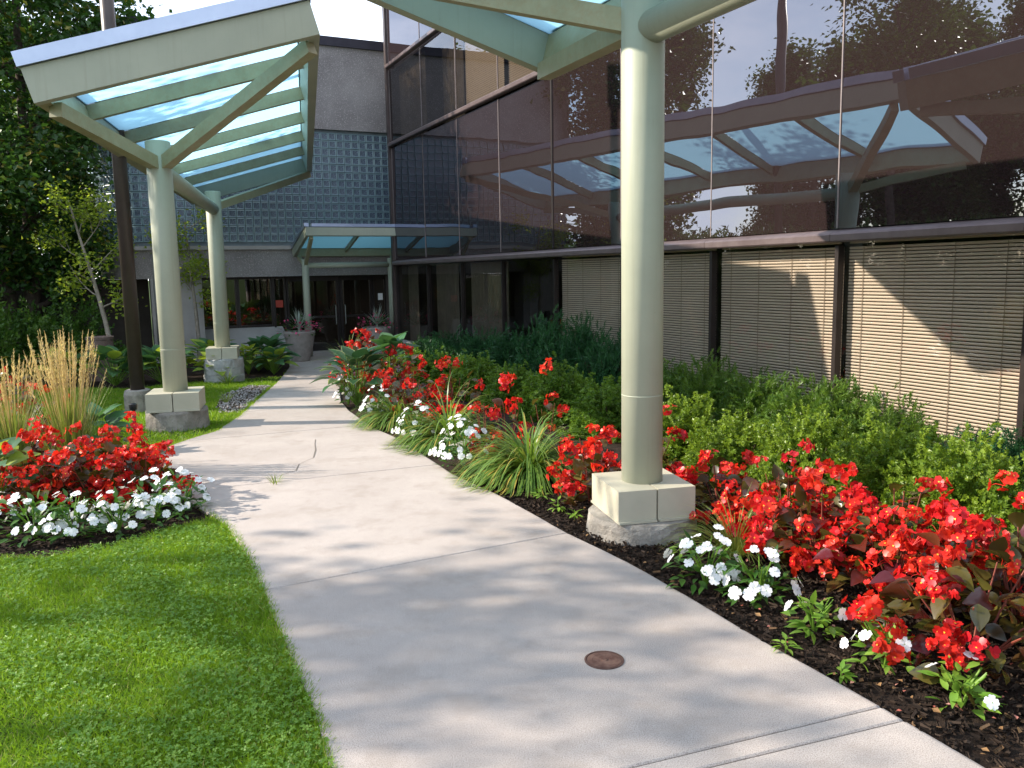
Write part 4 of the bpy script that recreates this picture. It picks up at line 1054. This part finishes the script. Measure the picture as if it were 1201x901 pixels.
HO = [((-2.45,12.9,-.06), .62, .78, 44, ('edged','edged','green'), .34, 'large cream-edged hosta leaning over the right path edge'), ((-2.2,15.0,-.13), .40, .92, 18, 'green', .44, 'hosta with one big round leaf behind the large hosta'),
      ((-4.55,7.05,0), .34, .52, 16, ('gold','green'), .32, 'gold and green hosta at the left frame edge'), ((-4.75,9.3,0), .36, .46, 20, 'green', .30, 'dark green hosta right of the plume grass'),
      ((-8.2,17.0,-.19), .85, .68, 40, ('green','sun_mix','green'), .42, 'hosta clump left of the dark lamp post in the far bed'), ((-7.3,17.2,-.19), .75, .66, 36, ('green','green','sun_mix'), .42, 'hosta between the lamp post and the first canopy post'),
      ((-6.75,18.6,-.19), .70, .70, 34, ('sun_mix','green'), .36, 'hosta seen between the two canopy posts'), ((-5.75,19.4,-.19), .66, .66, 38, 'green', .38, 'dark blue-green hosta beside the stone pot'), ((-9.6,17.6,-.19), .6, .6, 20, ('green','gold'), .42, 'hosta near the brown drum at the far left bed'), ((-6.25,17.35,-.19), .45, .50, 24, ('sun_mix','gold'), .30, 'hosta with sunlight put into its leaf colour, just left of the drum footing'), ((-5.35,18.5,-.19), .42, .5, 22, ('green','sun_mix'), .30, 'low hosta right of the drum footing by the path')]  # gold-toned leaves in the far bed imitate sunlight by colour
for i, (b, rd, h, n, kd, L, lb) in enumerate(HO): hosta(lb, b, rd, h, n, kd, 540+i, L)
hosta('rust and yellow coleus between the canopy posts', (-6.35,17.9,-.19), .38, .52, 30, ('coleus','chart','coleus'), 560, .17, 'coleus', 'coleus in the far bed')
hosta('chartreuse coleus right behind the drum footing', (-5.95,18.6,-.19), .34, .60, 26, ('chart','gold'), 561, .18, 'coleus', 'coleus in the far bed')
hosta('dark red coleus left of the blue-green hosta', (-5.9,19.2,-.19), .40, .50, 30, 'coleus', 562, .15, 'coleus', 'coleus in the far bed')

# ------------------------------------------------------------------ trees
TL = quad_leaf(1, .70, .10)
def tree(name, label, base, H, r0, crown_r, crown_z0, nleaf, lsize, seed, mats, stems=1, lean=(0,0), density_pow=.8, group=None, forks=3, limb_n=9, flat=1., limb_up=.45):
    r = np.random.default_rng(seed); root = thing(name, label, 'tree', base, 0, group); tr = MB(); ends = []
    def limb(p, d, l, rad, lev):
        k = 5; pts = [p]; rads = [rad]
        for i in range(k):
            d = nrm(d + .16*r.normal(size=3) + V(0,0,.05)); p = p + d*l/k; pts.append(p); rads.append(rad*(1-.13*(i+1)))
        tr.tube(pts, rads, 7 if lev < 2 else 5, caps=False)
        if lev >= 2: ends.append((np.array(pts), lev))
        if lev < 3:
            for j in range(forks):
                i0 = 2 + j % 4; a = r.normal(size=3); a = nrm(a - d*np.dot(a, d))
                limb(pts[min(i0, k)], nrm(d*.75 + a*.75 + V(0,0,.12)), l*r.uniform(.5, .72), rads[min(i0, k)]*.55, lev+1)
    for s in range(stems):
        a = r.uniform(0, 6.28); b = V(math.cos(a), math.sin(a), 0)*(.25 if stems > 1 else 0)
        n = 9; pts = []; rads = []
        for i in range(n+1):
            t = i/n; pts.append(b*(1+2.2*t) + V(lean[0]*t**1.3 + .05*math.sin(5*t+s)*H*.12, lean[1]*t**1.3 + .05*math.cos(4*t+s)*H*.1, -.1 + H*.86*t)); rads.append(r0*(1.25-.25*min(1, t*8))*(1-.85*t)+.01)
        tr.tube(pts, rads, 10, caps=False)
        for j in range(limb_n):
            z = crown_z0 + (H*.84-crown_z0)*((j+.5)/limb_n); t = min(1, z/(H*.86)); i = t*n; i0 = min(int(i), n-1); p = pts[i0]+(pts[i0+1]-pts[i0])*(i-i0)
            az = j*2.4 + r.normal(0, .3) + s*2; prof = math.sin(math.pi*min(.93, .18+.75*((z-crown_z0)/(H-crown_z0))))
            limb(p, nrm(V(math.cos(az)*flat, math.sin(az)*flat, limb_up)), crown_r*.62*max(.35, prof), max(.012, rads[i0]*.45), 1)
    tr.build('trunk', mats[0], root, True)
    w_ = np.array([1.6 if l == 3 else .8 for _, l in ends]); cnt = (w_/w_.sum()*nleaf).astype(int)+1
    P = []
    for (pts, l), c in zip(ends, cnt):
        t = r.random(c)**density_pow*5; i0 = np.minimum(t.astype(int), 4); f = (t-i0)[:,None]
        P.append(pts[i0]*(1-f) + pts[i0+1]*f + r.normal(0, lsize*1.7, (c,3)))
    P = np.concatenate(P); N = len(P)
    d = nrm(r.normal(size=(N,3))*V(1,1,.6) + V(0,0,-.25))
    m = MB().scatter(TL[0], TL[1], P, frames(d, r.normal(0, .7, N)), lsize*r.uniform(.7, 1.3, N), r.random(N))
    m.build('crown', mats[1], root, kind=None); return root
tree('shade_tree', 'big dark leafy tree filling the upper left corner', (-12.2,20.6,-.2), 13.5, .20, 4.6, 1.2, 46000, .16, 600, (MT['bark'], MT['treeleaf']), 3, (.3,0), .7, None, 3, 13)
tree('young_tree', 'slender leaning young tree with pale trunk beside the lamp post', (-9.05,18.8,-.2), 4.7, .055, 1.6, 1.5, 1700, .085, 610, (MT['palebark'], MT['youngleaf']), 1, (-.75,.1), .8, 'young trees by the glass-block wall', 2, 9)
tree('young_tree', 'thin young tree in front of the lobby windows between the canopy posts', (-8.1,21.4,-.2), 4.3, .05, 1.35, 1.5, 1900, .085, 611, (MT['palebark'], MT['youngleaf']), 1, (-.1,0), .8, 'young trees by the glass-block wall', 2, 9)
# trees along the street to the left: seen in the window reflections, and casting the dappled shade
t3 = tree('maple_tree', 'spreading maple left of the frame whose branches dapple the path', (-13.5,5.0,0), 9.0, .15, 2.4, 6.5, 1500, .17, 620, (MT['bark'], MT['mapleleaf']), 1, (.2,-.2), .8, None, 3, 8, 1., .3)
tree('maple_tree', 'tall slim maple outside the left frame edge shading the left canopy', (-14.6,12.8,0), 11.2, .16, 2.6, 7.6, 2600, .18, 621, (MT['bark'], MT['mapleleaf']), 1, (.1,0), .8, None, 3, 8, 1., .3)
t4 = tree('maple_tree', 'street maple mirrored above the canopy in the dark glass', (-28,15,0), 13.5, .28, 4.8, 2.0, 34000, .22, 630, (MT['bark'], MT['mapleleaf']), 1, (0,0), .8, 'street maples mirrored in the facade', 3, 12)
for (x, y, rz, s, lb) in ((-28,19.0,2.0,.95,'street maple mirrored in the far facade panels'), (-28.5,9.5,4.1,1.05,'street maple mirrored at the right end of the facade'), (-33,13,.6,1.0,'street maple in the back row, mirrored behind the canopy'), (-33.5,16.5,5.0,1.1,'back row street maple mirrored over the shaded blind'), (-34.5,6,2.7,1.05,'back row street maple nearest the camera'), (-31,1.5,3.6,1.0,'street maple farthest toward the camera'), (-17,33,1.1,.9,'broad tree far behind the entrance building, left'), (-22,36,3.0,1.05,'tall tree on the skyline at the far left')):
    c = copy_tree(t4); c.location = (x, y, -.1); c.rotation_euler = (0, 0, rz); c.scale = (s, s, s); c['label'] = lb
r = np.random.default_rng(640); hd = thing('added_hedge', 'long dark hedge added out of view to darken the low reflections in the glass', 'hedge', (-24.5,14,-.1))  # hedge added out of view; it blocks bright sky in the window reflections
N = 14000; hp = np.stack([r.uniform(-.8, .8, N), r.uniform(-20, 20, N), 3.5*r.random(N)], 1); hdir = nrm(np.stack([hp[:,0]*1.2, .3*r.normal(size=N), .5+.4*r.normal(size=N)], 1)); m = MB()
for i, sp in enumerate(SPRIG_BIG):
    q = np.arange(N) % 3 == i; m.scatter(sp[0], sp[1], hp[q], frames(hdir[q], r.uniform(0, 6.28, q.sum())), r.uniform(1.1, 1.7, q.sum()), r.random(q.sum()))
m.build('foliage', MT['shrubleaf'], hd, kind='stuff'); m = MB()
for yy in np.arange(-19, 20, 2.0): m.tube([(0, yy, 0), (.1, yy+.2, 1.8)], [.04, .02], 5)
m.build('stems', MT['bark'], hd)
# dark shrubs at the far left
for i, (x, y, rx, h, lb) in enumerate(((-11.9,18.4,1.3,1.75,'dark leafy shrub at the left frame edge under the big tree'), (-10.6,19.6,1.2,1.5,'dark leafy shrub left of the brown drum'), (-13.6,22.5,1.8,2.6,'tall dark shrub at the foot of the big tree'), (-14.0,17.5,1.5,1.9,'dark shrub just outside the left frame edge'), (-15.5,26,2.4,3.2,'dense background shrub behind the big tree'))):
    bush('leafy_shrub', lb, 'shrub', 'dark shrubs under the big tree', (x, y, -.22), rx, rx*.8, h, 950, SPRIG_BIG, MT['shrubleaf'], 700+i, .4, 1.1, 0, .35, 'big')

# ------------------------------------------------------------------ street furniture
r_ = thing('lamp_post', 'tall dark brown lamp post on a round concrete base', 'lamp post', (-5.84,12.8,g(12.8)))
m = MB().tube([(0,0,.3), (0,0,9)], [.105, .095], 28); o = m.build('pole', MT['pole'], r_, True)
MB().lathe([(.205,-.1), (.205,.24), (.19,.30), (.16,.315)], n=30, jit=.006).build('concrete_base', MT['footing'], r_)
MB().box((.0,.0,9.05), (.9,.34,.12)).build('lamp_head', MT['pole'], r_)
r_ = thing('bollard_light', 'little black garden light beside the first footing', 'light', (-4.92,10.62,0))
MB().tube([(0,0,-.05), (0,0,.28)], .024, 10).build('stem', MT['black'], r_, True); MB().lathe([(.045,.28), (.052,.32), (.052,.35), (.03,.365)], n=16).build('cap', MT['black'], r_)
r_ = thing('sign_stake', 'thin black post standing behind the first canopy post', 'post', (-6.15,15.4,g(15.4)))
MB().box((0,0,.42), (.05,.05,.95)).build('stake', MT['black'], r_); MB().box((0,-.02,.92), (.16,.02,.07)).build('plate', MT['black'], r_)
r_ = thing('drum_planter', 'brown round aggregate litter drum by the young tree', 'bin', (-9.0,18.1,-.2))
MB().lathe([(.26,-.03), (.27,.05), (.27,.86), (.255,.89)], n=28, jit=.004).build('body', MT['drum'], r_); MB().lathe([(.28,.87), (.285,.93), (.19,.94)], n=28).build('rim', MT['drum'], r_)
r_ = thing('cleanout_cover', 'round rusty iron cover set in the concrete path', 'cover', (.44,3.96,.001))
MB().lathe([(.098,-.004), (.100,.004), (.092,.0055), (.090,.002)], n=40).build('rim', MT['rustrim'], r_); m = MB().lathe([(.086,-.003), (.086,.0035), (.06,.0045), (.058,.003), (.02,.003), (.016,.007), (.006,.0072)], n=36, jit=.006); m.build('lid', MT['rust'], r_)
# potted plants either side of the doors
def potted(label, base, seed):
    r = np.random.default_rng(seed); root = thing('planter_pot', label, 'planter', base, 0, 'stone planters by the entrance'); root.scale = (1.18, 1.18, 1.22)
    po = MB().lathe([(.19,0), (.20,.03), (.26,.22), (.30,.42), (.325,.56), (.34,.60), (.335,.63), (.29,.63), (.28,.57), (.05,.57)], n=32).build('pot', MT['pot'], root, True)
    m = MB()
    for j in range(46):
        a = r.uniform(0, 6.28); el = math.radians(r.uniform(8, 85)); d = V(math.cos(a)*math.cos(el), math.sin(a)*math.cos(el), math.sin(el)); l = r.uniform(.38, .55); side = nrm(np.cross(d, V(0,0,1)+.01*d))
        p = V(0,0,.68); m.add([p-side*.009, p+side*.009, p+d*l*.6+side*.010-V(0,0,.01), p+d*l*.6-side*.010-V(0,0,.01), p+d*l-V(0,0,.04)], [(0,1,2,3), (3,2,4)], 0, r.random())
    m.tube([(0,0,.5), (0,0,.70)], .025, 6); m.build('spike_plant', MT['spike'], root)
    n = 130; p, d = dome(n, .42, .42, .30, r, .15, .02, .4); p += V(0,0,.58); m = MB().scatter(IML[0], IML[1], p, frames(nrm(d*V(1,1,.4)+.3*r.normal(size=(n,3)))), r.uniform(.07, .11, n), r.random(n)); m.build('foliage', MT['impleaf'], root, kind='stuff')
    n = 60; p, d = dome(n, .46, .46, .30, r, .15, .05, .0); p += V(0,0,.58); QP = quad_leaf(1, .9, .1); m = MB().scatter(QP[0], QP[1], p, frames(nrm(d+.6*r.normal(size=(n,3)))), r.uniform(.05, .075, n), r.random(n)); m.build('pink_flowers', MT['pinkpetal'], root, kind='stuff')
potted('tapered stone pot with spike plant and pink flowers left of the doors', (-5.42,21.2,-.197), 800)
potted('stone pot with spike plant right of the doors, half hidden by the bed', (-3.62,22.4,-.197), 801)
# utility poles and cables across the street, seen in the glass
for i, (x, y) in enumerate(((-34,-14), (-34,34))):
    r_ = thing('utility_pole', ('wooden utility pole far to the left, nearer the camera', 'wooden utility pole far to the left, beyond the trees')[i], 'pole', (x, y, -.1), 0, 'utility poles across the street')
    MB().tube([(0,0,0), (0,0,11.5)], [.16, .11], 12).build('pole', MT['bark'], r_, True); MB().box((0,0,10.8), (2.2,.1,.12)).build('crossarm', MT['bark'], r_)
for i, (dx, z) in enumerate(((-.9, 10.9), (.9, 10.9), (0, 8.2), (.3, 7.6))):
    ys = np.linspace(-14, 34, 25); pts = [(-34+dx, y, z - .9*(1-((y-10)/24)**2)) for y in ys]
    tag(MB().tube(pts, .022, 5, caps=False).build('overhead_cable', MT['black']), ('upper left overhead cable mirrored in the glass', 'upper right overhead cable mirrored in the glass', 'middle overhead cable mirrored in the glass', 'lowest overhead cable mirrored in the glass')[i], 'cable', 'overhead cables')

# ------------------------------------------------------------------ ground cover
WALKP = np.array(LEFT + RIGHT[::-1])
def lawn_points(n, x0, x1, y0, y1, seed, margin=0.):
    r = np.random.default_rng(seed); x = r.uniform(x0, x1, n); y = r.uniform(y0, y1, n)
    k = ~inpoly(x, y, BED_L) & ~inpoly(x, y, BED_FAR) & ~inpoly(x, y, GRAV) & (x < np.interp(y, [p[1] for p in LEFT], [p[0] for p in LEFT]) + .012)
    k &= (x > -.66*y - 3.2)
    for c, rr in ((P1, .40), (P2, .40), ((-5.84,12.8), .205)): k &= (x-c[0])**2 + (y-c[1])**2 > rr*rr
    return x[k], y[k], r
def patch(x, y):
    return .5 + .25*np.sin(x*2.1+y*1.3) + .2*np.sin(x*4.7-y*3.1+1) + .15*np.sin(x*9+y*7.3)
BLADE = (np.array([(-.5,0,0), (.5,0,0), (.38,.5,.02), (-.38,.5,.02), (0,1,.12)]), [(0,1,2,3), (3,2,4)])
def blades(name, n, x0, x1, y0, y1, hgt, wd, seed, mat='grass'):
    x, y, r = lawn_points(n, x0, x1, y0, y1, seed); N = len(x); pt = patch(x, y)
    d = nrm(np.stack([r.normal(0, .95, N), r.normal(0, .95, N), np.ones(N)], 1)); h = hgt*r.uniform(.55, 1.25, N)*(.75+.5*pt)
    rn = np.clip(.15 + .5*pt + .32*r.normal(size=N)*.6, 0, .84); rn = np.where(r.random(N) < .045, .95, rn)
    m = MB(); m.scatter(BLADE[0], BLADE[1], np.stack([x, y, gv(y)-.036], 1), frames(d, r.uniform(0, 6.28, N), V(0,.3,.2)), np.stack([np.full(N, wd)*r.uniform(.7, 1.3, N), h, h], 1), rn)
    return tag(m.build(name, MT[mat]), kind='stuff')
tag(blades('lawn_grass', 270000, -5.6, -.5, 2.5, 6.6, .062, .0042, 900), 'short bright green lawn blades in the foreground', 'grass')
tag(blades('lawn_grass', 120000, -11, -3.0, 8.6, 17.2, .075, .010, 901), 'bright lawn strip around the canopy posts', 'grass')
tag(blades('lawn_grass', 25000, -13, -5, 14, 23, .08, .014, 902), 'far lawn behind the drum footing', 'grass')
CL = []
for k in range(3):
    a = k*2*math.pi/3; c, s_ = math.cos(a), math.sin(a)
    CL += [(0,0,0), (.5*c-.42*s_, .5*s_+.42*c, .12), (1.0*c, 1.0*s_, .04), (.5*c+.42*s_, .5*s_-.42*c, .12)]
CLT = (np.array(CL), [(0,3,2,1), (4,7,6,5), (8,11,10,9)])
x, y, r = lawn_points(50000, -5.6, -.5, 2.5, 6.4, 903); k = (patch(x*.8+3, y*.8) + r.normal(0, .12, len(x))) > .52; x, y = x[k], y[k]; N = len(x)
nn = nrm(np.stack([r.normal(0, .35, N), r.normal(0, .35, N), np.ones(N)], 1)); R = frames(np.cross(nn, V(1,0,0)), None, nn)
sp = r.uniform(0, 6.28, N); c, s_ = np.cos(sp), np.sin(sp); Z_ = np.zeros(N); Rz = np.stack([np.stack([c,-s_,Z_],1), np.stack([s_,c,Z_],1), np.stack([Z_,Z_,Z_+1],1)], 1)
m = MB().scatter(CLT[0], CLT[1], np.stack([x, y, gv(y)-.036 + r.uniform(.03, .062, N)], 1), R @ Rz, r.uniform(.008, .017, N), r.random(N))
tag(m.build('clover', MT['clover']), 'clover leaves scattered through the foreground lawn', 'clover', kind='stuff')
# bark chips
def chips(n, poly, x0, x1, y0, y1, seed, smin, smax):
    r = np.random.default_rng(seed); x = r.uniform(x0, x1, n); y = r.uniform(y0, y1, n); k = inpoly(x, y, poly); x, y = x[k], y[k]; N = len(x)
    cv = np.array([(-.5,-.16,-.1), (.5,-.12,-.1), (.46,.15,-.08), (-.48,.17,-.1), (-.42,-.12,.1), (.44,-.08,.08), (.4,.12,.1), (-.44,.1,.12)])
    cf = [(4,5,6,7), (0,1,5,4), (1,2,6,5), (2,3,7,6), (3,0,4,7)]
    d = nrm(np.stack([r.normal(size=N), r.normal(size=N), r.normal(0, .35, N)], 1)); rn = np.where(r.random(N) < .05, .95, r.random(N)*.84)
    m = MB().scatter(cv, cf, np.stack([x, y, gv(y)-.022 + r.uniform(0, .022, N)], 1), frames(d, r.normal(0, .5, N)) @ np.array([[0,1,0],[1,0,0],[0,0,-1]]), r.uniform(smin, smax, N), rn)
    return m
tag(chips(30000, rb, -.3, 4.2, 2.6, 8.4, 910, .018, .055).build('bark_mulch', MT['chip']), 'dark bark mulch in the near right flower bed', 'mulch', kind='stuff')
tag(chips(13000, BED_L, -7.5, -2.4, 4.9, 9.5, 911, .02, .055).build('bark_mulch', MT['chip']), 'dark bark mulch at the edge of the left bed', 'mulch', kind='stuff')
r = np.random.default_rng(912); N = 3600; x = r.uniform(-6, -3.8, N); y = r.uniform(11.3, 16.8, N); k = inpoly(x, y, GRAV); x, y = x[k], y[k]; N = len(x)
oc = (np.array([(1,0,0), (-1,0,0), (0,1,0), (0,-1,0), (0,0,.7), (0,0,-.7)], float), [(0,2,4), (2,1,4), (1,3,4), (3,0,4), (2,0,5), (1,2,5), (3,1,5), (0,3,5)])
tag(MB().scatter(oc[0], oc[1], np.stack([x, y, gv(y)-.012], 1), frames(rand_dirs(N, r)), np.stack([r.uniform(.01, .026, N), r.uniform(.01, .024, N), r.uniform(.008, .018, N)], 1)).build('gravel', MT['gravelm']), 'grey gravel strip between the canopy footings and the path', 'gravel', kind='stuff')
# fallen leaves and petals on the mulch
r = np.random.default_rng(913); N = 220; x = r.uniform(.4, 2.8, N); y = r.uniform(3, 7.2, N); k = inpoly(x, y, rb); x, y = x[k], y[k]; N = len(x)
d = nrm(np.stack([r.normal(size=N), r.normal(size=N), r.normal(0, .15, N)], 1))
tag(MB().scatter(TL[0], TL[1], np.stack([x, y, np.full(N, .012)], 1), frames(d, r.normal(0, .4, N)), r.uniform(.02, .045, N)).build('leaf_litter', MT['dry']), 'dry brown leaves lying on the right bed mulch', 'leaf litter', kind='stuff')
N = 90; x = r.uniform(1.3, 2.6, N); y = r.uniform(3.3, 5.4, N); k = inpoly(x, y, rb); x, y = x[k], y[k]; N = len(x); d = nrm(np.stack([r.normal(size=N), r.normal(size=N), r.normal(0, .2, N)], 1))
tag(MB().scatter(TL[0], TL[1], np.stack([x, y, np.full(N, .014)], 1), frames(d, r.normal(0, .4, N)), r.uniform(.015, .03, N)).build('fallen_petals', MT['fallen']), 'fallen red petals under the right begonias', 'petals', kind='stuff')
# turf overhanging the path edge
r = np.random.default_rng(914); N = 9000; y = r.uniform(2.6, 17, N)*1.; y = 2.6 + (y-2.6)*r.random(N)**.5; x = np.interp(y, [p[1] for p in LEFT], [p[0] for p in LEFT]) + r.normal(-.012, .018, N)
k = ~inpoly(x, y, BED_L); x, y = x[k], y[k]; N = len(x); d = nrm(np.stack([.45+.5*r.normal(size=N), .5*r.normal(size=N), .7*np.ones(N)], 1)); h = .06*r.uniform(.5, 1.3, N)
tag(MB().scatter(BLADE[0], BLADE[1], np.stack([x, y, gv(y)-.03], 1), frames(d, r.uniform(0, 6.28, N)), np.stack([np.full(N, .0055), h, h], 1), np.where(r.random(N) < .15, .95, r.random(N)*.8)).build('edge_grass', MT['grass']), 'ragged grass fringe along the left path edge', 'grass', kind='stuff')
